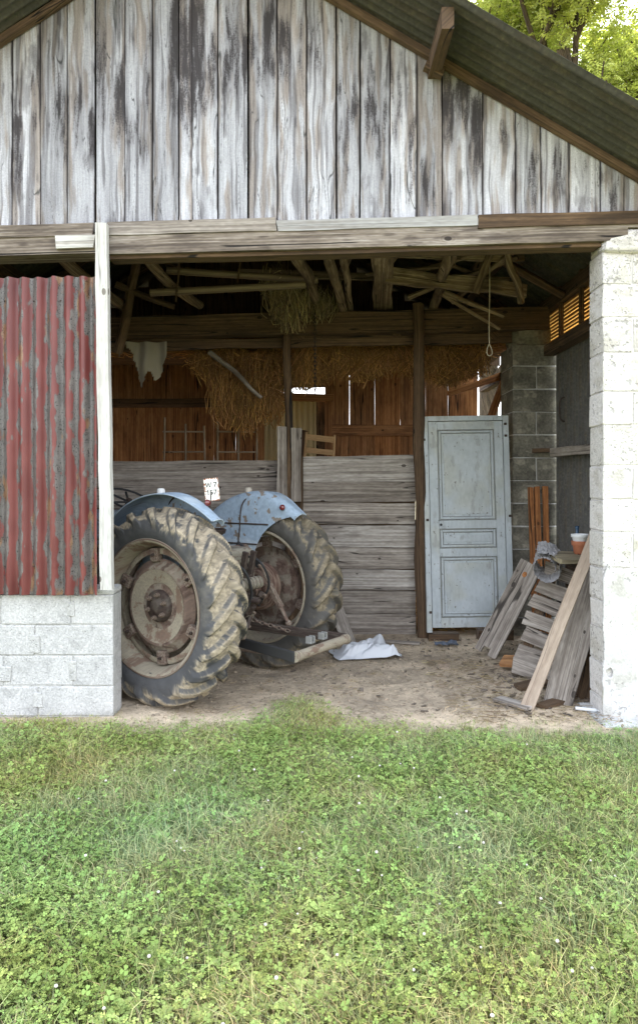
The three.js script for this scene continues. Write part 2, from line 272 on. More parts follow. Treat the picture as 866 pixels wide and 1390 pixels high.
T.door = tex(512, 512, (u, v, o) => { // 1 m, pale blue-grey paint, rubbed
  const a = fb(u, v, 6, 5, 181, 4), b = fb(u, v, 60, 24, 183, 3), dr = sst(0.6, 0.74, fb(u, v, 16, 8, 187, 5)), ch = sst(0.75, 0.79, fb(u, v, 36, 28, 191, 4)), ye = sst(0.5, 0.75, fb(u, v, 3, 3, 195, 3));
  const P = [0.69, 0.72, 0.74], Y = [0.68, 0.69, 0.66], D = [0.44, 0.43, 0.41];
  for (let k = 0; k < 3; k++) { o[k] = mix(mix(P[k], Y[k], ye * 0.6), 0.5, dr * 0.35) + (a - 0.5) * 0.08 + (b - 0.5) * 0.07; o[k] = mix(o[k], D[k], ch * 0.75); } o[3] = 0.6 + (b - 0.5) * 0.3 - ch * 0.4;
});
M.door = mat(T.door, { bs: 0.0015, roughness: 0.6 });
M.doorWorn = mat(T.door, { bs: 0.002, roughness: 0.75, color: lin(0.6, 0.57, 0.52) });
T.dirt = tex(1024, 1024, (u, v, o) => { // 2 m tile
  const a = fb(u, v, 6, 6, 201, 5), b = fb(u, v, 60, 60, 203, 3), c = fb(u, v, 16, 16, 207, 4), p = vn(u * 160, v * 160, 160, 160, 2), st = sst(0.82, 0.9, p), dk = sst(0.2, 0.12, p);
  const q = 0.66 + (a - 0.5) * 0.34 + (b - 0.5) * 0.2 + (c - 0.5) * 0.15 + st * 0.08 - dk * 0.12; o[0] = q * 1.06; o[1] = q * 0.96; o[2] = q * 0.83; o[3] = 0.5 + (b - 0.5) * 0.5 + (c - 0.5) * 0.5 + st * 0.3;
});
T.dirt.map.repeat.set(0.5, 0.5); T.dirt.bump.repeat.set(0.5, 0.5);
M.dirt = mat(T.dirt, { bs: 0.012 });
M.soil = mat(T.dirt, { bs: 0.01, color: lin(0.17, 0.18, 0.09) });
M.black = new THREE.MeshStandardMaterial({ color: lin(0.02, 0.02, 0.021), roughness: 0.7, side: THREE.DoubleSide });
M.steel = new THREE.MeshStandardMaterial({ color: lin(0.3, 0.3, 0.29), roughness: 0.5, metalness: 0.5 });

// ---------------------------------------------------------------- ground
{
  const g = new THREE.PlaneGeometry(500, 500, 1, 1); g.rotateX(-Math.PI / 2);
  const p = g.attributes.position, uv = g.attributes.uv; for (let i = 0; i < p.count; i++) uv.setXY(i, p.getX(i), p.getZ(i));
  const o = part('ground', g, M.soil, scene); o.position.y = -0.03; tag(o, 'grassy soil around and before the barn', 'ground', null, 'structure');
}
// edge of bare earth in front of the doorway (z grows toward the lawn)
function dirtEdge(x) { return x < -1.3 ? 0.05 : 0.16 + 0.12 * n3(x * 1.7, 2, 8) + 0.09 * n3(x * 7, 4, 2) + 0.05 * n3(x * 19, 4, 6) - 0.62 * Math.exp(-Math.pow((x + 0.16) / 0.22, 2)) - 0.12 * Math.exp(-Math.pow((x - 0.12) / 0.2, 2)) + 0.1 * sst(0.9, 1.7, x); }
function floorY(x, z) { return 0.004 + 0.016 * n3(x * 1.1, z * 1.1, 4) + 0.007 * n3(x * 5, z * 5, 9); }
{
  const nx = 150, nz = 130, g = new THREE.PlaneGeometry(6.5, 6.0, nx, nz); g.rotateX(-Math.PI / 2); g.translate(-0.85, 0, -2.55);
  const p = g.attributes.position, uv = g.attributes.uv;
  for (let i = 0; i < p.count; i++) {
    const x = p.getX(i), z = p.getZ(i); let y = floorY(x, z);
    y -= 0.08 * sst(0.28, 0.45, z); p.setY(i, y); uv.setXY(i, x + 0.02 * n3(z, x, 1), z);
  }
  g.computeVertexNormals();
  tag(part('dirt_floor', g, M.dirt, scene), 'bare tan earth floor inside the barn doorway', 'floor', null, 'structure');
}

// ---------------------------------------------------------------- barn
const barn = thing('barn', 'old open-fronted barn with grey board gable, corrugated roof and block pillars', 'barn');
const RX = -0.85, RY = 5.38, SL = 0.66, SR = 0.586;
const roofY = x => x < RX ? RY + SL * (x - RX) : RY - SR * (x - RX);
const XL = -4.15, XR = 2.5, ZF = 0.58, ZB = -5.7;

// gable wall: single boards, bottoms on the lintel line, tops cut under the roof
{
  const wall = sub('gable_wall', barn);
  const joints = [-4.05, -3.86, -3.66, -3.47, -3.27, -3.08, -2.87, -2.66, -2.46, -2.25, ...JX, 2.42];
  const gaps = { '-1.496': 0.016, '-0.474': 0.014, '0.116': 0.01, '0.274': 0.009, '-0.084': 0.008, '0.474': 0.008, '-0.279': 0.007, '1.316': 0.007, '0.654': 0.006, '-0.849': 0.002, '-1.299': 0.003, '-1.114': 0.007 };
  const gp = x => (gaps[String(x)] ?? 0.008);
  for (let i = 0; i + 1 < joints.length; i++) {
    const a = joints[i] + gp(joints[i]) / 2, b = joints[i + 1] - gp(joints[i + 1]) / 2, y0 = 3.255 + 0.0188 * (a + 2.14);
    const ta = roofY(a) - 0.02, tb = roofY(b) - 0.02, N = 5, sh = [], s = i * 3.1;
    const jl = t => 0.0022 * n3(t * 4 + s, 1, 2), jr = t => 0.0022 * n3(t * 4 + s, 7, 3);
    sh.push(new THREE.Vector2(a, y0)); sh.push(new THREE.Vector2(b, y0 + 0.002));
    for (let k = 1; k < N; k++) sh.push(new THREE.Vector2(b + jr(k), mix(y0, tb, k / N)));
    sh.push(new THREE.Vector2(b, tb)); if (a < RX && b > RX) sh.push(new THREE.Vector2(RX, RY - 0.02)); sh.push(new THREE.Vector2(a, ta));
    for (let k = N - 1; k > 0; k--) sh.push(new THREE.Vector2(a + jl(k), mix(y0, ta, k / N)));
    const g = new THREE.ExtrudeGeometry(new THREE.Shape(sh), { depth: 0.022, bevelEnabled: false }), p = g.attributes.position, uv = g.attributes.uv;
    for (let k = 0; k < p.count; k++) {
      let u = (p.getX(k) - GX0) / GXW; if (u < 0) u = -u; uv.setXY(k, u, (p.getY(k) - GY0) / GYH);
      p.setZ(k, p.getZ(k) + 0.006 * n3(i * 2.3, p.getY(k) * 0.8, 5) + 0.004 * ((i * 7) % 3) / 3);
    }
    g.computeVertexNormals(); const o = part('board', g, M.gable, wall); o.position.z = -0.022;
  }
  for (const [x0, x1] of [[XL, RX], [RX, XR]]) { // rake battens
    const a = V(x0, roofY(x0) - 0.03, 0.035), b = V(x1, roofY(x1) - 0.03, 0.035), g = plank(a.distanceTo(b), 0.045, 0.045, { seg: 14, wob: 0.004 });
    lay(part('rake_batten', g, M.dark[1], wall), a, b);
  }
}
// lintel: thick beam with nailed weather boards, dropping a little to the left
{
  const lin_ = sub('lintel', barn), S = 0.0263, Y = x => 3.086 + S * (x + 2.14);
  const bd = (name, x0, x1, yo, h, z0, z1, m, seg = 8) => { const a = V(x0, Y(x0) + yo + h / 2, (z0 + z1) / 2), b = V(x1, Y(x1) + yo + h / 2, (z0 + z1) / 2); return lay(part(name, plank(a.distanceTo(b), h, z1 - z0, { seg, wob: 0.004, rag: 0.012 }), m, lin_), a, b); };
  bd('beam', -4.15, -1.415, 0.005, 0.115, -0.15, 0.03, M.dark[0], 10);
  bd('beam', -1.412, 2.05, -0.004, 0.118, -0.15, 0.034, M.dark[0], 14);
  bd('weather_board', -3.4, -1.5, 0.122, 0.082, 0.01, 0.042, M.dark[0]);
  bd('weather_board', -1.75, -1.49, 0.035, 0.085, 0.036, 0.056, M.oldWhite);
  bd('weather_board', -1.405, -0.285, 0.117, 0.088, 0.008, 0.046, M.grey[2]);
  { const o = bd('weather_board', -0.28, 1.06, 0.117, 0.07, 0.008, 0.044, M.greyWhite); o.rotateZ(0.004); }
  bd('weather_board', 1.05, 2.6, 0.1, 0.085, 0.0, 0.05, M.dark[1]);
  bd('fillet', -1.41, 2.5, 0.086, 0.03, 0.0, 0.036, M.dark[0]);
  bd('soffit_batten', -1.4, 1.88, -0.03, 0.026, -0.12, 0.0, M.dark[1]);
}
{ // white post in front of the opening
  const a = V(-1.393, 0.875, 0.085), b = V(-1.422, 3.275, 0.095), o = part('post', plank(a.distanceTo(b), 0.076, 0.06, { seg: 12, wob: 0.006, bow: -0.004 }), M.oldWhite, barn, 'whitewashed timber post'); lay(o, a, b);
}
{ // red corrugated sheets of the left bay
  for (const [x0, x1, z, ph, y1] of [[-4.1, -2.68, 0.03, 1, 2.94], [-2.72, -1.735, 0.04, 2.2, 2.942], [-1.765, -1.465, 0.05, 0.7, 2.945]]) {
    const h = y1 - 0.834, w = x1 - x0, o = part('red_sheet', corrugated(w, h, SW, 0.019, { ph, rows: 24, wob: 0.0035, t: 0.002, div: 12 }), M.red, barn, 'red painted corrugated sheet worn to grey metal'); o.position.set((x0 + x1) / 2, 0.834 + h / 2, z);
    for (let i = 0; i < Math.floor(w / SW / 2); i++) for (const yy of [0.19, 1.1, 1.95]) { const n = part('nail', new THREE.SphereGeometry(0.006, 8, 6), M.rustDark, o); n.position.set(-w / 2 + (i * 2 + 0.6) * SW, yy - h / 2, 0.008); }
  }
  const rail = part('sheet_rail', plank(2.7, 0.09, 0.05), M.dark[2], barn); rail.rotation.z = Math.PI / 2; rail.position.set(-2.78, 2.82, -0.03);
}
{ // left block wall
  const w = sub('block_wall', barn), H = 0.205, xe = -1.372, rows = [[-1.66, -2.13, -2.6, -3.07, -3.54, -4.0], [-1.9, -2.37, -2.84, -3.31, -3.78], [-1.645, -2.11, -2.58, -3.05, -3.52, -3.99], [-1.88, -2.36, -2.83, -3.3, -3.77]];
  const c = part('mortar', new THREE.BoxGeometry(2.75, 0.82, 0.186), M.mortar, w); c.position.set(xe - 0.006 - 1.375, 0.415, -0.1);
  rows.forEach((xs, r) => {
    const y = 0.83 - H * (r + 0.5); let x1 = xe + (r === 0 ? -0.004 : 0.004 * n3(r * 3, 1, 1));
    for (const x of [...xs, -4.12]) { const x0 = x, ww = x1 - x0 - 0.008; if (ww > 0.05) { const o = part('block', roughBox(ww, H - 0.008, 0.2, 0.008, 0.004, 7), M.block, w); o.position.set((x0 + x1) / 2, y, -0.1 + 0.003 * n3(x * 3, r * 2, 8)); } x1 = x0; }
  });
  for (const [x, y, a, b] of [[-1.9, 0.5, 0.07, 0.12], [-1.645, 0.32, 0.05, 0.13], [-1.66, 0.73, 0.05, 0.09], [-2.1, 0.3, 0.08, 0.1], [-1.88, 0.12, 0.06, 0.1]]) { const o = part('mortar_smear', roughBox(a, b, 0.012, 0.005, 0.01, 18), M.mortar, w); o.position.set(x, y, 0.0); }
  const q = part('mortar_cap', roughBox(0.33, 0.045, 0.2, 0.015, 0.008, 10), M.mortar, w); q.position.set(-1.54, 0.845, -0.11);
}
function blockPillar(name, x0, x1, z0, z1, ys, m, mm, split, label) {
  const p = sub(name, barn, label), cx = (x0 + x1) / 2, cz = (z0 + z1) / 2;
  const c = part('mortar', new THREE.BoxGeometry(x1 - x0 - 0.014, ys[ys.length - 1] - ys[0] - 0.05, z1 - z0 - 0.014), mm, p); c.position.set(cx, (ys[0] + ys[ys.length - 1]) / 2, cz);
  for (let i = 0; i + 1 < ys.length; i++) {
    const h = ys[i + 1] - ys[i] - 0.007, y = (ys[i] + ys[i + 1]) / 2, dx = 0.006 * n3(i * 5.3, x0, 2), dz = 0.004 * n3(i * 3.1, x1, 6), s = split(i);
    const cells = s === null ? [[x0, x1]] : [[x0, s - 0.004], [s + 0.004, x1]];
    for (const [a, b] of cells) { const o = part('block', roughBox(b - a, h, z1 - z0, 0.01, 0.009, 8), Array.isArray(m) ? m[(i * 5 + (a > x0 ? 1 : 0)) % 3] : m, p); o.position.set((a + b) / 2 + dx, y, cz + dz); }
  }
  return p;
}
{ // right front pillar
  const ys = [-0.05, 0.13, 0.365, 0.6, 0.785, 1.005, 1.25, 1.465, 1.69, 1.965, 2.19, 2.45, 2.685, 2.91, 3.135];
  const p = blockPillar('block_pillar', 1.9, 2.6, -0.235, 0, ys, limeVar, limeVar[0], i => i % 2 ? 2.1 : i > 6 ? 2.33 : 2.3, 'rough whitewashed block pillar');
  const cap = part('mortar_cap', roughBox(0.74, 0.175, 0.27, 0.045, 0.03, 7), limeVar[0], p); cap.position.set(2.265, 3.2, -0.088);
  // smooth lime render on the foot of the pillar, front side, ragged edge
  const sh = new THREE.Shape(), L = []; for (let k = 0; k <= 22; k++) { const y = -0.04 + 1.07 * k / 22; L.push(new THREE.Vector2(1.893 + 0.018 * Math.abs(n3(y * 7, 3, 9)) + 0.008 * n3(y * 30, 1, 1) + (y > 0.93 ? (y - 0.93) * 0.3 : 0), y)); }
  sh.moveTo(2.61, -0.04); sh.lineTo(2.61, 1.0); for (let k = 12; k > 0; k--) sh.lineTo(1.94 + 0.67 * k / 12, 1.0 + 0.02 * n3(k * 0.8, 5, 5) - 0.02); for (let k = 22; k >= 0; k--) sh.lineTo(L[k].x, L[k].y); sh.closePath();
  const hole = new THREE.Path(), hc = []; for (let k = 0; k < 12; k++) { const a = k / 12 * 6.283, r = 0.028 + 0.01 * n3(k, 3, 3); hc.push(new THREE.Vector2(1.935 + r * Math.cos(a), 0.31 + 1.4 * r * Math.sin(a))); } hole.setFromPoints(hc); sh.holes.push(hole);
  const g = new THREE.ExtrudeGeometry(sh, { depth: 0.012, bevelEnabled: true, bevelSize: 0.005, bevelThickness: 0.006, bevelSegments: 2 });
  const o = part('lime_render', g, M.plaster, p, 'smooth white lime render'); o.position.z = 0.008;
  const ap = part('footing', roughBox(0.75, 0.07, 0.5, 0.03, 0.03, 6), M.block, p); ap.position.set(2.2, -0.012, -0.05);
}
{ // pillar under the far end of the tie beam
  const ys = [-0.05, 0.19, 0.425, 0.66, 0.895, 1.13, 1.365, 1.6, 1.835, 2.07, 2.305, 2.54, 2.775, 3.0];
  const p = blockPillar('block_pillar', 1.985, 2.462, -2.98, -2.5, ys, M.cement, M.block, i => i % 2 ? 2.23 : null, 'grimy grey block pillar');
  const g = new THREE.SphereGeometry(0.24, 20, 14), q = g.attributes.position; for (let i = 0; i < q.count; i++) { const k = 1 + 0.1 * n3(q.getX(i) * 6, q.getY(i) * 6, q.getZ(i) * 6); q.setXYZ(i, q.getX(i) * k, Math.max(-0.12, q.getY(i) * 1.2 * k), q.getZ(i) * k); } g.computeVertexNormals();
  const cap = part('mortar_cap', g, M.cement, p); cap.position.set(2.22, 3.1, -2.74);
}
// roof
{
  const roof = sub('roof', barn);
  for (const [x0, x1] of [[RX, XL], [RX, XR]]) {
    const a = V(x0, RY, 0), b = V(x1, roofY(x1), 0), len = a.distanceTo(b), n = 7, dz = (ZF - ZB) / n;
    for (let k = 0; k < n; k++) {
      const o = part('roof_sheet', corrugated(dz + 0.04, len, 0.0765, 0.012, { rows: 10, wob: 0.004, t: 0.002, ph: k === 0 ? 0 : 0 }), M.roof, roof, k === 0 ? 'weathered corrugated roof sheet' : undefined);
      const y = b.clone().sub(a).normalize(), zz = V(0, 0, 1), x = zz.clone(), nrm = x.clone().cross(y); // local x -> world z
      o.quaternion.setFromRotationMatrix(new THREE.Matrix4().makeBasis(x, y, nrm)); o.position.copy(a).add(b).multiplyScalar(0.5); o.position.z = ZF - dz * (k + 0.5); o.position.y += 0.012 + (k % 2) * 0.004;
    }
  }
  const ridge = part('ridge_cap', lathe([[0.16, -3.2], [0.16, 3.2]], 24), M.roof, roof); ridge.scale.set(1, 0.5, 1); ridge.position.set(RX, RY - 0.03, -2.56);
  for (const [x, z1] of [[-3.2, -0.04], [-2.0, -0.04], [-0.85, 0.5], [0.765, 0.52], [1.75, -0.04], [2.38, -0.25]]) {
    const y = roofY(x) - 0.085 - (x === RX ? 0.05 : 0), w = x === 0.765 ? 0.075 : 0.1, o = part('purlin', plank(z1 + 5.5, w, 0.13, { seg: 10, wob: 0.008 }), M.dark[2], roof); lay(o, V(x, y, -5.5), V(x, y, z1), V(0, 1, 0));
  }
  const blk = part('purlin_block', plank(0.13, 0.05, 0.06), M.dark[1], roof); lay(blk, V(0.69, 4.345, 0.06), V(0.83, 4.275, 0.06));
  for (let z = -0.75; z > -5.5; z -= 1.15) for (const [x0, x1] of [[RX, XL + 0.15], [RX, 2.3]]) { const a = V(x0, roofY(x0) - 0.19, z), b = V(x1, roofY(x1) - 0.19, z); lay(part('rafter', pole(a.distanceTo(b), 0.05, 0.04, { seg: 6, rad: 7 }), M.dark[1], roof), a, b); }
}
// side walls
{
  const w = sub('side_wall', barn, 'side wall of grey corrugated sheet under slats');
  for (const [z0, z1] of [[-1.75, -0.22], [-2.47, -1.72]]) { const o = part('wall_sheet', corrugated(z1 - z0, 3.02, 0.0765, 0.014, { rows: 6 }), M.sheet, w); o.rotation.y = -Math.PI / 2; o.position.set(2.43 + (z1 > -1 ? 0.012 : 0), 1.5, (z0 + z1) / 2); }
  const pl = part('wall_plate', plank(5.3, 0.11, 0.1, { seg: 12 }), M.dark[1], w); lay(pl, V(2.36, 2.93, -5.3), V(2.36, 2.93, -0.24));
  for (let i = 0; i < 13; i++) { const y = 3.0 + i * 0.036, o = part('slat', plank(2.55, 0.019, 0.007, { seg: 3, wob: 0.003 }), M.brown[1], w); lay(o, V(2.4, y, -2.75), V(2.4, y + rr(-0.004, 0.004), -0.2), V(1, 0.1, 0)); }
  M.fibre = new THREE.MeshPhysicalMaterial({ color: lin(0.85, 0.66, 0.34), roughness: 1, transmission: 0.5, thickness: 0, side: THREE.DoubleSide });
  { const o = part('translucent_sheet', corrugated(0.56, 2.6, 0.0765, 0.006, { rows: 8 }), M.fibre, w, 'yellowed translucent sheet'); lay(o, V(2.425, 3.215, -2.8), V(2.425, 3.215, -0.2), V(-1, 0, 0)); }
  for (const z of [-0.6, -1.25, -1.62, -2.15, -2.7]) { const o = part('upright', plank(0.53, 0.045, 0.035, { seg: 2 }), M.dark[2], w); lay(o, V(2.36, 2.97, z), V(2.36, 3.49, z), V(1, 0, 0)); }
  const r = part('rail', plank(1.25, 0.085, 0.05), M.grey[1], w); lay(r, V(2.29, 1.872, -2.2), V(2.36, 1.87, -0.95), V(-1, 0, 0));
  const st = part('stub', plank(0.2, 0.04, 0.12), M.dark[1], w); lay(st, V(2.15, 1.9, -2.42), V(2.36, 1.9, -2.3));
  const hn = part('handle', tube([V(0, -0.12, 0), V(-0.035, -0.1, 0), V(-0.035, 0.1, 0), V(0, 0.12, 0)], 0.008), M.rustDark, w); hn.position.set(2.41, 2.3, -2.2);
  for (let z = -5.2; z < -3.0; z += 0.235) { const o = part('wall_board', plank(z < -4.5 ? 2.5 : 2.85, 0.225, 0.024), M.brown[1], w); lay(o, V(2.43, 0, z), V(2.43, z < -4.5 ? 2.35 : 2.9, z), V(1, 0, 0)); }
  const w2 = sub('side_wall', barn);
  for (let z = -5.2; z < -0.1; z += 0.25) { const o = part('wall_board', plank(3.2, 0.246, 0.024), M.brown[1], w2); lay(o, V(-4.1, 0, z), V(-4.1, 3.2, z), V(1, 0, 0)); }
}
// tie beam, loft joists and posts
{
  const fr = sub('loft_frame', barn);
  lay(part('tie_beam', plank(6.4, 0.22, 0.2, { seg: 16, wob: 0.014 }), M.dark[1], fr), V(-4.05, 3.12, -2.55), V(2.35, 3.26, -2.55));
  lay(part('plate_board', plank(4.4, 0.1, 0.05, { seg: 12, wob: 0.02 }), M.dark[1], fr), V(-2.4, 2.99, -2.6), V(2.0, 3.08, -2.6));
  lay(part('post', pole(3.42, 0.066, 0.056, { wob: 0.02, seg: 12 }), M.dark[1], fr), V(1.05, -0.03, -2.43), V(0.985, 3.39, -2.4));
  lay(part('post', pole(3.1, 0.045, 0.04, { wob: 0.012, seg: 12 }), M.dark[1], fr), V(-0.3, 0, -2.5), V(-0.32, 3.1, -2.5));
  const J = [[-0.29, 3.47, -0.5, 0.0, 3.4, -2.6, 0.055], [0.0, 3.48, -0.5, 0.24, 3.385, -2.6, 0.05], [0.13, 3.47, -0.5, 0.335, 3.37, -2.6, 0.036], [1.04, 3.53, -0.5, 1.19, 3.42, -2.6, 0.055], [-2.2, 3.46, -0.1, -1.95, 3.36, -2.6, 0.055], [-1.6, 3.46, -0.1, -1.2, 3.36, -2.6, 0.05]];
  for (const [a, b, c, d, e, f, r] of J) lay(part('joist', pole(2.4, r, r * 0.85, { wob: 0.03, seg: 10 }), M.tan, fr), V(a, b, c - 0.1 + 0.35), V(d, e, f));
  lay(part('joist', plank(2.3, 0.19, 0.05, { seg: 10, wob: 0.02 }), M.tan, fr), V(0.47, 3.5, -0.35), V(0.66, 3.4, -2.6), V(0, 1, 0));
  lay(part('header', pole(2.75, 0.05, 0.045), M.dark[1], fr), V(-2.3, 3.52, -0.2), V(1.7, 3.6, -0.2));
  lay(part('collar_board', plank(1.3, 0.12, 0.05, { seg: 8, wob: 0.02 }), M.tan, fr), V(0.64, 3.46, -1.66), V(1.86, 3.35, -1.74));
  for (const [y, z] of [[3.62, -1.5], [3.7, -1.2], [3.56, -2.0]]) lay(part('batten', plank(2.6, 0.06, 0.035, { seg: 8, wob: 0.01 }), M.tan, fr), V(-0.7, y + 0.02, z), V(1.75, y - 0.04, z - 0.05));
  for (const x of [0.33, 0.75, 1.3, 1.6]) lay(part('rafter_end', pole(1.3, 0.04, 0.035), M.tan, fr), V(x, 3.66, -1.1), V(x - 0.14, 3.72 - 0.1, -2.35));
  const st = part('crooked_strut', tube([V(1.6, 3.6, -1.25), V(1.64, 3.45, -1.35), V(1.74, 3.33, -1.45), V(1.8, 3.18, -1.55)], 0.032, 20, 8), M.tan, fr); woodUV(st.geometry);
  lay(part('strut', pole(0.62, 0.028, 0.02, { wob: 0.012 }), M.tan, fr), V(1.2, 3.36, -1.9), V(1.72, 3.16, -1.95));
  lay(part('strut', pole(0.66, 0.018, 0.014, { wob: 0.01 }), M.tan, fr), V(1.18, 3.36, -1.95), V(1.7, 3.06, -2.0));
  lay(part('strut', pole(0.5, 0.04, 0.03), M.tan, fr), V(1.42, 3.3, -1.6), V(1.56, 3.72, -1.5));
  lay(part('strut', pole(1.2, 0.05, 0.045), M.dark[2], fr), V(-2.0, 2.95, -2.3), V(-1.75, 3.95, -2.2));
  lay(part('strut', pole(0.6, 0.035, 0.03), M.dark[1], fr), V(-1.95, 3.5, -2.2), V(-1.5, 3.36, -2.35));
  lay(part('strut', pole(0.6, 0.022, 0.02), M.dark[1], fr), V(-1.75, 3.85, -2.1), V(-1.3, 3.6, -2.1));
  for (const [a, b, c, d, e, f, r] of [[0.6, 3.5, -1.9, 1.7, 3.62, -1.3, 0.022], [0.9, 3.42, -2.3, 1.75, 3.58, -1.5, 0.026], [0.2, 3.6, -2.2, 1.2, 3.5, -1.5, 0.02], [1.3, 3.36, -2.2, 1.7, 3.6, -1.4, 0.03], [-0.3, 3.66, -1.4, 0.7, 3.62, -1.3, 0.024], [0.5, 3.72, -1.2, 1.7, 3.5, -2.1, 0.022]]) { const A = V(a, b, c), B = V(d, e, f); lay(part('loose_pole', pole(A.distanceTo(B), r, r * 0.8, { wob: 0.015 }), M.tan, fr), A, B); }
  for (const x of [-3.2, -2.2, -1.2, -0.2, 0.8, 1.8]) lay(part('loft_joist', pole(2.5, 0.05, 0.05), M.dark[1], fr), V(x, 3.12, -2.6), V(x, 3.12, -5.0));
  for (let z = -2.78; z > -4.95; z -= 0.243) lay(part('added_loft_board', plank(6.2, 0.238, 0.025, { seg: 6 }), M.dark[1], fr), V(-3.9, 3.19, z), V(2.3, 3.19, z), V(0, 1, 0));  // floor boards added to block light rising to the rear gable
  lay(part('grey_splint', plank(0.75, 0.1, 0.03), M.grey[2], fr), V(-0.375, 1.42, -2.43), V(-0.375, 2.13, -2.43));
  lay(part('grey_splint', plank(0.75, 0.1, 0.03), M.grey[2], fr), V(-0.23, 1.42, -2.45), V(-0.23, 2.1, -2.45));
}
{ // partition of horizontal boards
  const w = sub('partition', barn, 'partition of weathered horizontal boards');
  const R = [1.872, 1.59, 1.374, 1.146, 0.91, 0.681, 0.461, 0.217, -0.02], L = [1.83, 1.55, 1.33, 1.1, 0.87, 0.64, 0.42, 0.2, -0.02];
  for (let i = 0; i < 8; i++) {
    let h = R[i] - R[i + 1] - 0.007 - 0.006 * rnd(), y = (R[i] + R[i + 1]) / 2;
    lay(part('board', plank(1.19, h, 0.03, { seg: 8, wob: 0.008 }), M.grey[[0, 2, 1, 0, 1, 0, 2, 1][i]], w), V(-0.19, y - (i ? 0.0 : 0.02) + rr(-0.004, 0.004), -2.6 + (i % 2) * 0.014), V(1.0, y + rr(-0.004, 0.004), -2.6 + (i % 2) * 0.014), V(0, 0, 1));
    h = L[i] - L[i + 1] - 0.008; y = (L[i] + L[i + 1]) / 2;
    lay(part('board', plank(3.85, h, 0.03, { seg: 14, wob: 0.012 }), M.grey[i % 3 === 2 ? 2 : 1], w), V(-4.05, y - 0.05, -2.62), V(-0.2, y, -2.615), V(0, 0, 1));
  }
  for (let i = 1; i < 8; i++) { lay(part('seam_light_stop', plank(1.2, 0.09, 0.02), M.dark[1], w), V(-0.19, R[i], -2.64), V(1.0, R[i], -2.64)); lay(part('seam_light_stop', plank(3.8, 0.13, 0.02), M.dark[1], w), V(-4.0, L[i] - 0.05, -2.66), V(-0.2, L[i], -2.66)); }  // strips added behind the seams to block light from the back bay
  lay(part('batten', plank(1.9, 0.09, 0.05), M.dark[1], w), V(-0.21, 0, -2.555), V(-0.21, 1.8, -2.555));
}
{ // rear wall: warm boards with gaps above an unseen low opening added for sun
  const w = sub('rear_wall', barn, 'rear wall of brown vertical boards with gaps');
  const edges = [0.17, 0.42, 0.77, 1.12, 1.47, 1.78, 2.19];
  for (let i = 0; i + 1 < edges.length; i++) lay(part('board', plank(1.95, edges[i + 1] - edges[i] - (i % 2 ? 0.004 : 0.0015), 0.025, { wob: 0.003 }), M.brown[i % 3], w), V((edges[i] + edges[i + 1]) / 2, 2.3, -5), V((edges[i] + edges[i + 1]) / 2, 3.5, -5));
  lay(part('rail', plank(2.3, 0.15, 0.06), M.brown[1], w), V(0.1, 2.3, -4.95), V(2.35, 2.3, -4.95));
  for (const x of [0.3, 1.2, 2.1]) lay(part('stud', plank(2.2, 0.1, 0.08), M.brown[1], w), V(x, 0, -4.98), V(x, 2.23, -4.98));
  const s = part('sheet', corrugated(0.95, 0.36, 0.0765, 0.009), M.sheetPale, w); s.position.set(0.75, 2.06, -5.06);
  const s4 = part('sheet', corrugated(1.1, 0.4, 0.0765, 0.009), M.sheet, w); s4.position.set(1.75, 2.07, -5.06);
  const s2 = part('sheet', corrugated(0.72, 0.86, 0.0765, 0.016), new THREE.MeshPhysicalMaterial({ color: lin(0.6, 0.5, 0.28), roughness: 1, transmission: 0.18, thickness: 0, side: THREE.DoubleSide }), w); s2.position.set(-0.4, 2.29, -4.96);
  const s3 = part('sheet', corrugated(0.5, 0.86, 0.0765, 0.009), M.dark[1], w); s3.position.set(0.0, 2.28, -5.1);
  lay(part('lintel', plank(1.0, 0.1, 0.08), M.brown[0], w), V(-0.8, 2.76, -4.93), V(0.2, 2.74, -4.93));
  lay(part('stud', plank(3.2, 0.1, 0.08), M.brown[1], w), V(0.13, 0, -4.95), V(0.13, 3.2, -4.95));
  lay(part('stud', plank(3.2, 0.1, 0.08), M.brown[1], w), V(-0.8, 0, -4.95), V(-0.8, 3.2, -4.95));
  for (let x = -4.0; x < -0.7; x += 0.3) lay(part('board', plank(x < -2.6 ? 3.2 : 1.45, 0.2985, 0.025, { wob: 0.003 }), M.brown[1], w), V(x, x < -2.6 ? 0 : 1.85, -5), V(x, 3.3, -5));
  lay(part('rail', plank(3.4, 0.12, 0.06), M.dark[1], w), V(-4.0, 2.66, -4.95), V(-0.75, 2.68, -4.95));
  let zk = 0; for (let x = -4.0; x < 2.4; x += 0.22) { const t = roofY(x) - 0.03, y0 = x > -0.8 && x < 0.15 ? 2.9 : 3.2; if (t > y0 + 0.1) lay(part('gable_board', plank(t - y0, 0.25, 0.025), M.dark[1], w), V(x, y0, -5.035 - zk % 2 * 0.03), V(x, t, -5.035 - zk++ % 2 * 0.03)); }
  lay(part('brace', plank(1.6, 0.09, 0.07), M.brown[2], w), V(1.95, 1.7, -4.25), V(2.4, 3.0, -4.25));
  lay(part('brace', plank(0.9, 0.08, 0.05), M.brown[2], w), V(1.75, 2.75, -4.35), V(2.42, 2.98, -4.3));
}
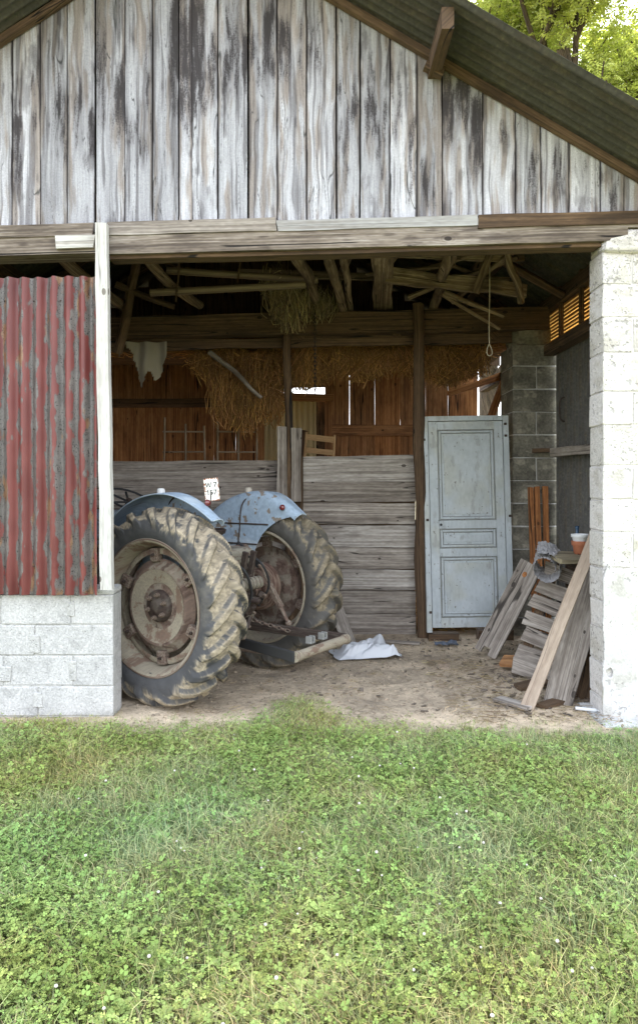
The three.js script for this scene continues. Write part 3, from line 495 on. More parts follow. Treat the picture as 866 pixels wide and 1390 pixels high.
// ---------------------------------------------------------------- tractor
// local axes: +X to the rear, +Y up, +Z to its left; origin on the ground under the rear axle
const tyreTex = (amt, P, sd) => tex(2048, 256, (u, v, o) => { // u round the tyre, v across from inner to outer bead
  const w = Math.abs(v - 0.5) * 2, ph = lugPhase(u, v - 0.5), a = fb(u, v, 60, 8, 211 + sd, 4), b = fb(u, v, 240, 30, 213, 3), c = fb(u, v, 14, 3, 217 + sd, 3);
  const tread = 1 - sst(0.46, 0.62, w + (a - 0.5) * 0.4 + (c - 0.5) * 0.4), edge = ph.e;
  let mud = clamp(tread * 1.15 * sst(0.22, 0.46, a + (c - 0.5) * 0.6 + amt) - edge * 0.95 * sst(0.3, 0.6, b + 0.12)); mud = clamp(mud + 0.22 * sst(0.55, 0.75, fb(u, v, 30, 6, 221, 4)));
  const R = sd ? [0.31, 0.3, 0.285] : [0.27, 0.27, 0.275];
  for (let k = 0; k < 3; k++) o[k] = mix(R[k] * (0.85 + 0.3 * a), P[k] * (0.7 + 0.6 * b), mud); o[3] = 0.4 + mud * 0.3 + (b - 0.5) * 0.5;
});
T.tyre = tyreTex(0.04, [0.57, 0.525, 0.45], 0); T.tyre2 = tyreTex(-0.12, [0.46, 0.42, 0.35], 2);
function lugPhase(u, vs) { // vs -0.5..0.5 across the profile
  const N = 20, w = Math.min(1, Math.abs(vs) / 0.27), side = vs < 0 ? 0.5 : 0;
  let f = u * N + side - 0.95 * (1 - w); f -= Math.floor(f); const W = 0.42;
  const d = f < W ? Math.min(f, W - f) : -Math.min(f - W, 1 - f);
  return { h: sst(-0.03, 0.07, d), e: sst(0.07, 0.02, Math.abs(d - 0.01)) };
}
function tyreGeo(R, rb, W, lug) {
  const prof = [[-0.11, 0], [-0.14, 0.16], [-0.158, 0.42], [-0.153, 0.7], [-0.135, 0.88], [-0.08, 0.975], [0, 1]];
  const pts = [...prof, ...prof.slice(0, -1).reverse().map(([a, b]) => [-a, b])].map(([a, b]) => new THREE.Vector2(a / 0.158 * W / 2, rb + (R - rb) * b));
  const cv = new THREE.SplineCurve(pts), nu = lug ? 640 : 64, nv = lug ? 52 : 20, P = [], U = [], I = [];
  for (let i = 0; i <= nu; i++) for (let j = 0; j <= nv; j++) {
    const u = i / nu, v = j / nv, q = cv.getPoint(v), th = u * 2 * Math.PI, vs = v - 0.5, w = Math.abs(vs);
    let r = q.y, z = q.x; if (lug) { const h = lugPhase(u, vs).h * lug * (1 - sst(0.27, 0.315, w)); const t = sst(0.12, 0.28, w); r += h * (1 - 0.45 * t); z += Math.sign(vs) * h * 0.35 * t; r += 0.003 * n3(Math.cos(th) * 9, Math.sin(th) * 9, z * 20); }
    P.push(r * Math.cos(th), r * Math.sin(th), z); U.push(u, v);
  }
  const S = nv + 1; for (let i = 0; i < nu; i++) for (let j = 0; j < nv; j++) { const a = i * S + j; I.push(a, a + S, a + 1, a + 1, a + S, a + S + 1); }
  const g = new THREE.BufferGeometry(); g.setAttribute('position', new THREE.Float32BufferAttribute(P, 3)); g.setAttribute('uv', new THREE.Float32BufferAttribute(U, 2)); g.setIndex(I); g.computeVertexNormals(); return g;
}
M.tyre = mat(T.tyre, { bs: 0.004, roughness: 0.85 }); M.tyre2 = mat(T.tyre2, { bs: 0.004, roughness: 0.85 });
M.redRust = mat(T.rust, { bs: 0.002, color: lin(0.92, 0.8, 0.76) });
{
  const tr = thing('tractor', 'old blue farm tractor with muddy rear wheels parked facing into the barn', 'tractor');
  tr.position.set(-0.779, 0, -0.848); tr.rotation.y = -0.582;
  const TG = tyreGeo(0.664, 0.462, 0.315, 0.042);
  const rimG = lathe([[0.462, -0.135], [0.48, -0.14], [0.483, -0.13], [0.47, -0.122], [0.455, -0.1], [0.43, -0.06], [0.42, 0], [0.43, 0.06], [0.452, 0.1], [0.468, 0.118], [0.484, 0.128], [0.486, 0.14], [0.472, 0.142], [0.46, 0.13]], 72);
  const dishG = lathe([[0.415, 0.02], [0.4, 0.03], [0.372, 0.03]], 72);
  const discG = lathe([[0.335, 0.005], [0.335, 0.018], [0.3, 0.03], [0.288, 0.05], [0.275, 0.056], [0.25, 0.05], [0.235, 0.042], [0.19, 0.03], [0.165, 0.022], [0.155, 0.02], [0.12, 0.022], [0.0, 0.022]], 72);
  const hubG = lathe([[0.118, 0.02], [0.115, 0.045], [0.098, 0.056], [0.06, 0.058], [0.05, 0.075], [0.03, 0.08], [0, 0.08]], 28);
  const boltG = mergeGeometries([at(new THREE.CylinderGeometry(0.017, 0.019, 0.022, 6), 0, 0, 0, Math.PI / 2), at(new THREE.CylinderGeometry(0.009, 0.009, 0.03, 8), 0, 0, 0.012, Math.PI / 2)]);
  for (const g of [rimG, dishG, discG, hubG]) { const p = g.attributes.position, uv = g.attributes.uv; for (let i = 0; i < p.count; i++) uv.setXY(i, p.getX(i) * 1.4 + p.getZ(i), p.getY(i) * 1.4 + p.getZ(i)); }
  const ringG = lathe([[0.262, 0.056], [0.24, 0.047], [0.19, 0.034], [0.165, 0.026]], 60); { const p = ringG.attributes.position; for (let i = 0; i < p.count; i++) ringG.attributes.uv.setXY(i, p.getX(i) * 1.4, p.getY(i) * 1.4); }
  const wheel = (z, s) => {
    const w = sub('rear_wheel', tr, s > 0 ? 'rear wheel with rusty dished disc and mud caked tyre' : undefined); w.position.set(0, 0.7, z); if (s < 0) w.scale.z = -1;
    const ty = part('tyre', TG, s > 0 ? M.tyre : M.tyre2, w); ty.rotation.z = s > 0 ? 0.1 : 0.25;
    const rim = part('rim', rimG, M.dusty, w); part('rim_lip', new THREE.TorusGeometry(0.482, 0.009, 8, 72), M.rust, rim).position.z = 0.135;
    part('rim_band', dishG, M.dusty, rim); part('disc', discG, M.rust, w);
    part('disc_ring', ringG, M.dusty, w);
    const hub = part('hub', hubG, M.rustDark, w);
    for (let k = 0; k < 6; k++) { const a = k / 6 * 6.283 + 0.35, b = part('bolt', boltG, M.rust, hub); b.position.set(0.083 * Math.cos(a), 0.083 * Math.sin(a), 0.066); }
    for (let k = 0; k < 6; k++) { const a = k / 6 * 6.283 + 0.62, b = part('rim_bracket', rbox(0.1, 0.085, 0.05, 0.012), M.rust, w); b.position.set(0.365 * Math.cos(a), 0.365 * Math.sin(a), 0.03); b.rotation.z = a; const c = part('bolt', boltG, M.rustDark, b); c.position.z = 0.03; c.scale.setScalar(0.7); }
    return w;
  };
  wheel(0.62, 1); wheel(-0.62, -1);
  // fenders: sheet running from inner plate over the tyre
  const fenderG = (() => {
    const n = 40, m = 14, P = [], U = [], I = [];
    for (let i = 0; i <= n; i++) {
      const ph = mix(55, 172, i / n) * Math.PI / 180, R = 0.81 - 0.05 * sst(88, 55, ph * 57.3) - 0.02 * sst(130, 172, ph * 57.3), rin = mix(0.16, 0.74, Math.pow(clamp((97 - ph * 57.3) / 42), 0.75)), fw = mix(0.2, 0.13, sst(88, 55, ph * 57.3));
      for (let j = 0; j <= m; j++) {
        let r, z; if (j <= 6) { r = mix(rin, R - 0.06, j / 6); z = 0; } else if (j <= 10) { const a = (j - 6) / 4 * Math.PI / 2; r = R - 0.06 + 0.06 * Math.sin(a); z = 0.06 - 0.06 * Math.cos(a); } else { z = mix(0.06, fw, (j - 10) / 4); r = R - 0.012 * Math.pow((j - 10) / 4, 2); }
        P.push(r * Math.cos(ph), r * Math.sin(ph), z); U.push(r * Math.cos(ph) + z, r * Math.sin(ph) + z * 0.5);
      }
    }
    for (let i = 0; i < n; i++) for (let j = 0; j < m; j++) { const a = i * (m + 1) + j; I.push(a, a + 1, a + m + 1, a + 1, a + m + 2, a + m + 1); }
    const g = new THREE.BufferGeometry(); g.setAttribute('position', new THREE.Float32BufferAttribute(P, 3)); g.setAttribute('uv', new THREE.Float32BufferAttribute(U, 2)); g.setIndex(I); g.computeVertexNormals();
    const lipO = [], lipR = []; for (let i = 0; i <= n; i += 2) { const k = (i * (m + 1) + m) * 3; lipO.push(V(P[k], P[k + 1], P[k + 2])); } for (let j = 0; j <= m; j++) lipR.push(V(P[j * 3], P[j * 3 + 1], P[j * 3 + 2]));
    return { g, lip: merged([tube(lipO, 0.006, 60, 6), tube(lipR, 0.006, 30, 6)]) };
  })();
  for (const s of [1, -1]) {
    const f = sub('fender', tr, s < 0 ? 'faded blue fender with pressed ribs and a rust patch' : 'faded blue fender over the muddy wheel'); f.position.set(0, 0.7, s * 0.44); if (s < 0) f.scale.z = -1;
    part('shell', fenderG.g, M.blue, f); part('lip', fenderG.lip, M.blue, f);
    for (const [y, x0, x1] of [[0.53, -0.42, 0.14], [0.36, -0.4, 0.02], [0.22, -0.38, -0.04]]) { const r = part('rib', rbox(x1 - x0, 0.012, 0.014, 0.005), M.rustDark, f); r.position.set((x0 + x1) / 2, y, -0.004); }
    part('seam', tube([V(-0.2, 0.18, -0.004), V(-0.17, 0.45, -0.004), V(-0.12, 0.72, -0.004), V(0.02, 0.79, 0.05)], 0.006, 24, 6), M.rustDark, f);
    const lamp = part('tail_lamp', lathe([[0, 0.024], [0.015, 0.022], [0.023, 0.014], [0.025, 0]], 20), new THREE.MeshPhysicalMaterial({ color: lin(0.13, 0.012, 0.012), roughness: 0.3, clearcoat: 1 }), f); lamp.position.set(0.29, s > 0 ? 0.735 : 0.675, s > 0 ? 0.03 : -0.006); lamp.rotation.set(0, s > 0 ? Math.PI / 2 : Math.PI, 0);
    const cap = part('marker_cap', lathe([[0.03, 0], [0.03, 0.03], [0.022, 0.042], [0, 0.044]], 18), new THREE.MeshStandardMaterial({ color: s > 0 ? lin(0.6, 0.6, 0.58) : lin(0.4, 0.36, 0.3), roughness: 0.6 }), f); cap.rotation.x = -Math.PI / 2; cap.position.set(-0.13, 0.795, 0.07);
  }
  { // number plate, white enamel with rust edge and worn digits
    const c = document.createElement('canvas'); c.width = 128; c.height = 192; const x = c.getContext('2d'); x.fillStyle = '#e6e4de'; x.fillRect(0, 0, 128, 192);
    const r = rng(5); x.fillStyle = '#8a4a22'; for (let i = 0; i < 150; i++) { const e = r() * 4 | 0, q = r() * r() * 16, px = e === 0 ? q : e === 1 ? 128 - q : r() * 128, py = e === 2 ? q : e === 3 ? 192 - q : r() * 192; x.beginPath(); x.arc(px, py, 1 + r() * 5, 0, 7); x.fill(); }
    x.fillStyle = '#2b2a2c'; x.font = 'bold 58px sans-serif'; x.textAlign = 'center'; x.fillText('W 7', 62, 76); x.fillText('157', 60, 140);
    x.fillStyle = 'rgba(230,228,222,0.75)'; for (let i = 0; i < 60; i++) x.fillRect(r() * 128, 20 + r() * 130, 2 + r() * 8, 2 + r() * 5);
    const t = new THREE.CanvasTexture(c); t.colorSpace = THREE.SRGBColorSpace; const g = new THREE.BoxGeometry(0.105, 0.165, 0.004);
    const p = part('number_plate', g, new THREE.MeshStandardMaterial({ map: t, roughness: 0.5 }), tr, 'white enamel number plate rusted at its edges'); p.position.set(0.27, 1.53, 0.4); p.rotation.set(0.05, 0.6, 0.06);
    const b = part('plate_bracket', rbox(0.02, 0.14, 0.012), M.rustDark, tr); b.position.set(0.255, 1.44, 0.4); b.rotation.z = -0.1;
  }
  const B = sub('rear_axle', tr);
  part('axle_housing', at(merged([new THREE.CylinderGeometry(0.085, 0.13, 0.36, 20).translate(0, 0.3, 0), new THREE.CylinderGeometry(0.13, 0.085, 0.36, 20).translate(0, -0.3, 0), new THREE.CylinderGeometry(0.15, 0.15, 0.05, 24).translate(0, 0.42, 0), new THREE.CylinderGeometry(0.15, 0.15, 0.05, 24).translate(0, -0.42, 0)]), 0, 0.7, 0, Math.PI / 2), M.redRust, B);
  for (const s of [1, -1]) part('brake_drum', lathe([[0.2, 0], [0.2, 0.07], [0.17, 0.085], [0, 0.085]], 36), M.redRust, B).position.set(0, 0.7, s > 0 ? 0.47 : -0.54);
  const g = sub('gearbox', tr);
  part('case', rbox(0.75, 0.46, 0.36, 0.05).translate(-0.15, 0.72, 0), M.greyPaint, g);
  part('lift_cover', rbox(0.42, 0.14, 0.34, 0.04).translate(0, 1.0, 0), M.greyPaint, g);
  part('end_plate', lathe([[0.14, 0], [0.14, 0.03], [0.06, 0.035], [0.05, 0.07], [0.028, 0.07], [0.028, 0.17], [0, 0.17]], 28).rotateY(Math.PI / 2).translate(0.22, 0.68, 0), M.rustDark, g);
  part('cylinder', merged([...Array(6)].map((_, k) => at(new THREE.CylinderGeometry(0.05, 0.05, 0.03, 18), 0.28, 0.8, -0.12 + k * 0.045, Math.PI / 2)).concat([at(new THREE.CylinderGeometry(0.042, 0.042, 0.3, 18), 0.28, 0.8, 0, Math.PI / 2)])), M.greyPaint, g);
  part('rockshaft', at(new THREE.CylinderGeometry(0.035, 0.035, 0.56, 16), 0.03, 1.04, 0, Math.PI / 2), M.rust, g);
  for (const [x, y, z, w] of [[0.2, 0.92, -0.05, 0.07], [0.24, 0.62, 0.1, 0.06], [0.24, 0.58, -0.1, 0.06], [0.22, 0.92, 0.1, 0.06], [0.3, 0.7, -0.14, 0.05], [0.28, 0.5, 0.02, 0.08]]) { const o = part('bracket', rbox(w, w * 1.3, 0.03, 0.008), M.rustDark, g); o.position.set(x, y, z); o.rotation.set(x * 9, y * 7, z * 11); const q = part('pin', at(new THREE.CylinderGeometry(0.012, 0.012, 0.08, 10), 0, 0, 0, Math.PI / 2), M.rust, o); q.position.y = 0.01; }
  for (const [pts, rd, m] of [[[V(0.24, 0.98, 0.12), V(0.34, 0.9, 0.1), V(0.33, 0.7, 0.02), V(0.26, 0.55, 0.06)], 0.011, M.black], [[V(0.22, 1.0, -0.08), V(0.36, 0.96, -0.06), V(0.36, 0.78, -0.16), V(0.24, 0.6, -0.18)], 0.009, M.black], [[V(0.1, 1.07, 0.16), V(0.25, 1.1, 0.22), V(0.2, 0.86, 0.26), V(0.05, 0.6, 0.24)], 0.008, M.rust]]) part('hose', tube(pts, rd, 24, 7), m, g);
  for (let k = 0; k < 8; k++) { const a = k / 8 * 6.283, q = part('case_bolt', boltG, M.rustDark, g); q.scale.setScalar(0.8); q.rotation.y = Math.PI / 2; q.position.set(0.252, 0.68 + 0.12 * Math.sin(a), 0.12 * Math.cos(a)); }
  lay(part('top_link_yoke', merged([rbox(0.03, 0.2, 0.05, 0.008).translate(0.05, 0, 0), rbox(0.03, 0.2, 0.05, 0.008).translate(-0.05, 0, 0), rbox(0.13, 0.03, 0.05, 0.008).translate(0, -0.1, 0)]), M.rustDark, g), V(0.26, 0.86, 0), V(0.3, 1.05, 0), V(1, 0, 0));
  lay(part('check_chain', merged([...Array(9)].map((_, i) => at(new THREE.TorusGeometry(0.018, 0.005, 6, 10).scale(0.7, 1.2, 1), 0, -0.14 + i * 0.035, 0, 0, i % 2 ? Math.PI / 2 : 0))), M.rust, g), V(0.22, 0.5, -0.12), V(0.5, 0.42, -0.24));
  const L = sub('linkage', tr, 'three point hitch linkage with crossbar');
  const bar = (name, a, b, w, t, m, face) => lay(part(name, rbox(w, a.distanceTo(b), t, 0.008), m, L), a, b, face);
  const rod = (name, a, b, r, m) => lay(part(name, merged([new THREE.CylinderGeometry(r, r, a.distanceTo(b), 12), new THREE.SphereGeometry(r * 1.7, 12, 8).translate(0, a.distanceTo(b) / 2, 0), new THREE.SphereGeometry(r * 1.7, 12, 8).translate(0, -a.distanceTo(b) / 2, 0)]), m, L), a, b);
  for (const s of [1, -1]) {
    bar('lift_arm', V(0.0, 1.08, s * 0.2), V(0.24, 0.92, s * 0.2), 0.06, 0.025, M.black, V(0, 0, 1));
    rod('drop_rod', V(0.24, 0.92, s * 0.21), V(0.46, 0.47, s * 0.28), 0.016, M.rust);
    bar('turnbuckle', V(0.3, 0.78, s * 0.23), V(0.4, 0.59, s * 0.265), 0.045, 0.045, M.rust, V(0, 0, 1));
    bar('lower_arm', V(0.1, 0.43, s * 0.21), V(0.96, 0.4, s * 0.34), 0.075, 0.022, s > 0 ? M.black : M.rustDark, V(0, 0, 1));
  }
  const cb = part('crossbar', merged([new THREE.CylinderGeometry(0.034, 0.034, 0.62, 16), new THREE.CylinderGeometry(0.037, 0.037, 0.05, 16).translate(0, 0.315, 0), new THREE.CylinderGeometry(0.037, 0.037, 0.05, 16).translate(0, -0.315, 0)]), M.dusty, L); lay(cb, V(0.96, 0.4, -0.36), V(0.96, 0.4, 0.36), V(1, 0, 0));
  for (const z of [-0.1, 0.06]) { const c = part('clevis', merged([rbox(0.05, 0.05, 0.015, 0.004).translate(0, 0.02, 0.02), rbox(0.05, 0.05, 0.015, 0.004).translate(0, 0.02, -0.02), rbox(0.05, 0.014, 0.06, 0.004)]), M.steel, L); c.position.set(0.9, 0.44, z); }
  bar('drawbar', V(0.05, 0.3, 0.02), V(0.72, 0.33, 0.06), 0.09, 0.03, M.rust, V(0, 1, 0));
  // forward half, seen from the side bay
  part('hood', rbox(1.2, 0.42, 0.46, 0.09).translate(-1.55, 1.12, 0), M.blue, tr);
  part('grille', rbox(0.05, 0.5, 0.4, 0.02).translate(-2.13, 0.98, 0), M.rustDark, tr);
  part('engine', merged([rbox(0.95, 0.44, 0.3, 0.03).translate(-1.4, 0.72, 0), rbox(0.5, 0.12, 0.5, 0.03).translate(-1.4, 0.86, 0)]), M.greyPaint, tr);
  part('front_axle', merged([rbox(0.09, 0.08, 1.0, 0.02).translate(-1.75, 0.4, 0), rbox(0.5, 0.12, 0.24, 0.03).translate(-1.9, 0.5, 0)]), M.rustDark, tr);
  const FG = tyreGeo(0.28, 0.18, 0.13, 0), FR = lathe([[0.19, 0.05], [0.16, 0.03], [0.1, 0.0], [0.05, 0.03], [0, 0.03]], 32);
  for (const s of [1, -1]) { const w = sub('front_wheel', tr); w.position.set(-1.75, 0.285, s * 0.5); if (s < 0) w.scale.z = -1; part('tyre', FG, M.black, w); part('rim', FR, M.redRust, w); }
  { const st = part('steering_wheel', merged([new THREE.TorusGeometry(0.2, 0.01, 8, 40), at(new THREE.CylinderGeometry(0.01, 0.01, 0.39, 8), 0, 0, -0.02), at(new THREE.CylinderGeometry(0.01, 0.01, 0.39, 8), 0, 0, -0.02, 0, 0, 1.05), at(new THREE.CylinderGeometry(0.01, 0.01, 0.39, 8), 0, 0, -0.02, 0, 0, -1.05)]), M.black, tr); st.position.set(-1.02, 1.43, 0.02); st.rotation.set(-Math.PI / 2, 0.5, 0);
    lay(part('steering_column', new THREE.CylinderGeometry(0.025, 0.025, 0.5, 10), M.rustDark, tr), V(-1.22, 1.0, 0.02), V(-1.03, 1.42, 0.02)); }
  { const s = part('seat', lathe([[0, 0], [0.12, 0.01], [0.19, 0.05], [0.2, 0.08], [0.19, 0.085], [0.11, 0.025], [0, 0.015]], 30).rotateX(-Math.PI / 2), M.rustDark, tr); s.position.set(-0.2, 1.12, 0); lay(part('seat_spring', rbox(0.06, 0.28, 0.012), M.rustDark, tr), V(-0.3, 0.92, 0), V(-0.2, 1.13, 0)); }
}

// ---------------------------------------------------------------- panel door leaning on the pillar
{
  const d = thing('panel_door', 'pale blue panelled door with frame leaning between post and block pillar', 'door');
  d.position.set(1.075, 0.085, -2.29); d.rotation.set(-0.055, 0, 0.014, 'ZXY');
  const bx = (name, x0, x1, y0, y1, z0, z1, m, par, r = 0.003) => { const g = new RoundedBoxGeometry(x1 - x0, y1 - y0, z1 - z0, 1, r); const p = g.attributes.position, uv = g.attributes.uv, ou = rnd(), ov = rnd(); for (let i = 0; i < p.count; i++) uv.setXY(i, p.getX(i) + ou, p.getY(i) + ov + p.getZ(i)); const o = part(name, g, m, par); o.position.set((x0 + x1) / 2, (y0 + y1) / 2, (z0 + z1) / 2); return o; };
  bx('frame_jamb', 0, 0.052, 0, 2.165, -0.05, 0.012, M.door, d); bx('frame_jamb', 0.812, 0.868, 0.06, 2.165, -0.05, 0.012, M.door, d); bx('frame_head', 0.054, 0.81, 2.118, 2.168, -0.05, 0.01, M.door, d);
  bx('stile', 0.058, 0.146, 0.045, 2.112, -0.035, 0.0, M.door, d); bx('stile', 0.722, 0.806, 0.045, 2.112, -0.035, 0.0, M.door, d);
  for (const [a, b] of [[0.045, 0.142], [0.75, 0.832], [1.03, 1.112], [2.03, 2.112]]) bx('rail', 0.147, 0.721, a, b, -0.035, 0.0, M.door, d, 0.002);
  for (const [a, b] of [[0.142, 0.75], [0.832, 1.03], [1.112, 2.03]]) {
    const p = bx('panel', 0.147, 0.721, a, b, -0.03, -0.016, M.door, d, 0.002), cx = 0.434, cy = (a + b) / 2, w = 0.574, h = b - a;
    const mould = (x0, x1, y0, y1, z, m) => { const o = bx('moulding', x0 - cx, x1 - cx, y0 - cy, y1 - cy, z, z + 0.02, m, p, 0.005); return o; };
    for (const [in0, tk, z, m] of [[0.0, 0.011, -0.0, M.doorWorn], [0.013, 0.02, 0.006, M.door], [0.035, 0.007, -0.008, M.doorWorn]]) {
      const x0 = 0.147 + in0, x1 = 0.721 - in0, y0 = a + in0, y1 = b - in0;
      mould(x0, x0 + tk, y0, y1, z, m); mould(x1 - tk, x1, y0, y1, z, m); mould(x0 + tk + 0.0005, x1 - tk - 0.0005, y0, y0 + tk, z, m); mould(x0 + tk + 0.0005, x1 - tk - 0.0005, y1 - tk, y1, z, m);
    }
    const i = 0.062; bx('raised_field', -w / 2 + i, w / 2 - i, -h / 2 + i, h / 2 - i, 0.004, 0.014, M.door, p, 0.003);
  }
  for (const [x, y] of [[0.012, 1.93], [0.03, 1.12], [0.04, 0.2], [0.838, 1.96], [0.858, 1.15], [0.836, 2.08]]) bx('hinge', x - 0.016, x + 0.012, y - 0.012, y + 0.012, 0.008, 0.02, M.rustDark, d);
  const kh = part('keyhole', lathe([[0, 0.003], [0.011, 0.003], [0.013, 0]], 16), M.black, d); kh.position.set(0.165, 1.07, 0.001);
  lay(tag(part('wood_block', plank(0.3, 0.12, 0.075), M.dark[2], scene), 'dark timber block under the foot of the blue door', 'timber'), V(1.08, 0.04, -2.33), V(1.4, 0.04, -2.33), V(0, 1, 0));
  lay(tag(part('wood_block', plank(0.35, 0.12, 0.1), M.dark[2], scene), 'dark timber block beneath the hinge side of the blue door', 'timber'), V(1.6, 0.055, -2.35), V(1.93, 0.055, -2.36), V(0, 1, 0));
}

// ---------------------------------------------------------------- pile of boards beside the front pillar
function board(name, label, a, b, w, t, m, face, o) { const q = part(name, plank(a.distanceTo(b), w, t, o), m, scene); lay(q, a, b, face); return tag(q, label, 'board'); }
{ // notched wide grey plank
  const L = 0.9, w = 0.2, t = 0.045, s = new THREE.Shape([[-w / 2, -L / 2], [-0.045, -L / 2 - 0.004], [-0.042, -L / 2 + 0.06], [0.025, -L / 2 + 0.062], [0.027, -L / 2 - 0.006], [w / 2, -L / 2], [w / 2 + 0.004, 0], [w / 2 - 0.002, L / 2], [-w / 2, L / 2 + 0.004]].map(p => new THREE.Vector2(...p)));
  const g = new THREE.ExtrudeGeometry(s, { depth: t, bevelEnabled: true, bevelSize: 0.003, bevelThickness: 0.003, bevelSegments: 1 }); woodUV(g);
  const o = tag(part('plank', g, M.grey[1], scene), 'wide grey plank with a square notch cut in its foot, leaning beside the door', 'board');
  const y = V(0.46, 0.888, 0).normalize(), x = V(0.78, -0.404, 0.48).normalize(), z = x.clone().cross(y); o.quaternion.setFromRotationMatrix(new THREE.Matrix4().makeBasis(x, y, z)); o.position.set(1.71, 0.44, -1.62);
  const k = part('knot', new THREE.SphereGeometry(0.02, 10, 8), M.orange, o); k.scale.set(1, 1.3, 0.25); k.position.set(-0.01, 0.34, t + 0.003);
}
board('batten', 'long thin tan batten leaning in front of the board pile', V(1.436, 0.0, -0.17), V(2.06, 1.22, -0.5), 0.085, 0.028, mat(T.white, { bs: 0.002, color: lin(0.62, 0.5, 0.41) }), V(-0.5, 0.3, 0.9));
board('plank', 'broad dark weathered plank leaning behind the tan batten', V(1.69, -0.005, -0.27), V(2.1, 1.0, -0.62), 0.2, 0.03, M.grey[2], V(-0.45, 0.15, 0.9), { wob: 0.014, rag: 0.02 });
board('plank', 'blackened narrow plank between broad plank and whitewashed pillar', V(1.9, 0.0, -0.42), V(2.22, 0.9, -0.6), 0.2, 0.03, M.dark[2], V(-0.3, 0.15, 0.9));
{ // broken pallet
  const p = thing('pallet', 'broken slatted pallet leaning under the wire roll', 'pallet');
  p.position.set(1.9, 0.44, -0.95); const y = V(0.36, 0.93, -0.12).normalize(), x0 = V(0.86, -0.36, 0.36), x = x0.addScaledVector(y, -x0.dot(y)).normalize(); p.quaternion.setFromRotationMatrix(new THREE.Matrix4().makeBasis(x, y, x.clone().cross(y)));
  for (const [xx] of [[-0.14], [0.2]]) { const r = part('runner', plank(0.95, 0.08, 0.07), M.dark[1], p); r.position.set(xx, 0, -0.055); }
  [-0.42, -0.3, -0.16, -0.03, 0.11, 0.25, 0.4].forEach((yy, i) => { const s = part('slat', plank(0.44, 0.115, 0.022, { wob: 0.008, rag: 0.02 }), M.grey[i % 2 ? 2 : 1], p); s.rotation.z = Math.PI / 2 + rr(-0.05, 0.05); s.rotation.x = rr(-0.06, 0.1); s.position.set(rr(-0.03, 0.03), yy, 0.0); });
}
{ const c = thing('crate', 'dark rough wooden crate holding up the pile', 'crate'); // behind the pallet
  for (let i = 0; i < 5; i++) { for (const z of [-1.22, -0.72]) lay(part('slat', plank(0.3, 0.17, 0.02), M.dark[2], c), V(2.08, 0.1 + i * 0.19, z), V(2.38, 0.1 + i * 0.19, z)); lay(part('slat', plank(0.5, 0.17, 0.02), M.dark[2], c), V(2.09, 0.1 + i * 0.19, -1.21), V(2.09, 0.1 + i * 0.19, -0.73), V(-1, 0, 0)); }
  for (const [x, z] of [[2.1, -1.2], [2.1, -0.74], [2.37, -1.2], [2.37, -0.74]]) lay(part('corner_post', plank(0.97, 0.04, 0.04), M.dark[2], c), V(x, 0, z), V(x, 0.97, z)); }
board('rough_slab', 'rough split slab lying on top of the crate', V(1.84, 0.985, -0.86), V(2.3, 0.985, -0.94), 0.26, 0.03, mat(T.grey, { bs: 0.004, color: lin(0.75, 0.7, 0.5) }), V(0.1, 1, 0.15), { wob: 0.02, rag: 0.03 });
{ const p = thing('flower_pot', 'terracotta flower pot standing on the rough slab', 'flower pot'); p.position.set(2.1, 1.005, -0.95);
  const tc = new THREE.MeshStandardMaterial({ color: lin(0.36, 0.13, 0.065), roughness: 0.85, side: THREE.DoubleSide }), wh = new THREE.MeshStandardMaterial({ color: lin(0.7, 0.71, 0.72), roughness: 0.5, side: THREE.DoubleSide });
  const L = pts => new THREE.LatheGeometry(pts.map(q => new THREE.Vector2(...q)), 32);
  part('pot', L([[0, 0], [0.046, 0], [0.058, 0.07], [0.066, 0.07], [0.068, 0.105], [0.06, 0.105], [0.05, 0.01], [0, 0.01]]), tc, p);
  const w = thing('flower_pot', 'white plastic pot stacked inside the terracotta pot', 'flower pot'); w.position.set(2.1, 1.06, -0.95); part('pot', L([[0, 0], [0.045, 0], [0.06, 0.08], [0.07, 0.08], [0.071, 0.105], [0.066, 0.105], [0.056, 0.07], [0, 0.01]]), wh, w); }
{ const b = tag(part('bottle', new THREE.LatheGeometry([[0, 0], [0.036, 0], [0.038, 0.015], [0.038, 0.13], [0.03, 0.16], [0.014, 0.18], [0.014, 0.23], [0.017, 0.235], [0.017, 0.25], [0, 0.25]].map(q => new THREE.Vector2(...q)), 24), new THREE.MeshPhysicalMaterial({ color: lin(0.03, 0.07, 0.13), roughness: 0.2 }), scene), 'dark blue bottle standing behind the wire roll', 'bottle'); b.position.set(2.16, 0.965, -1.18); }
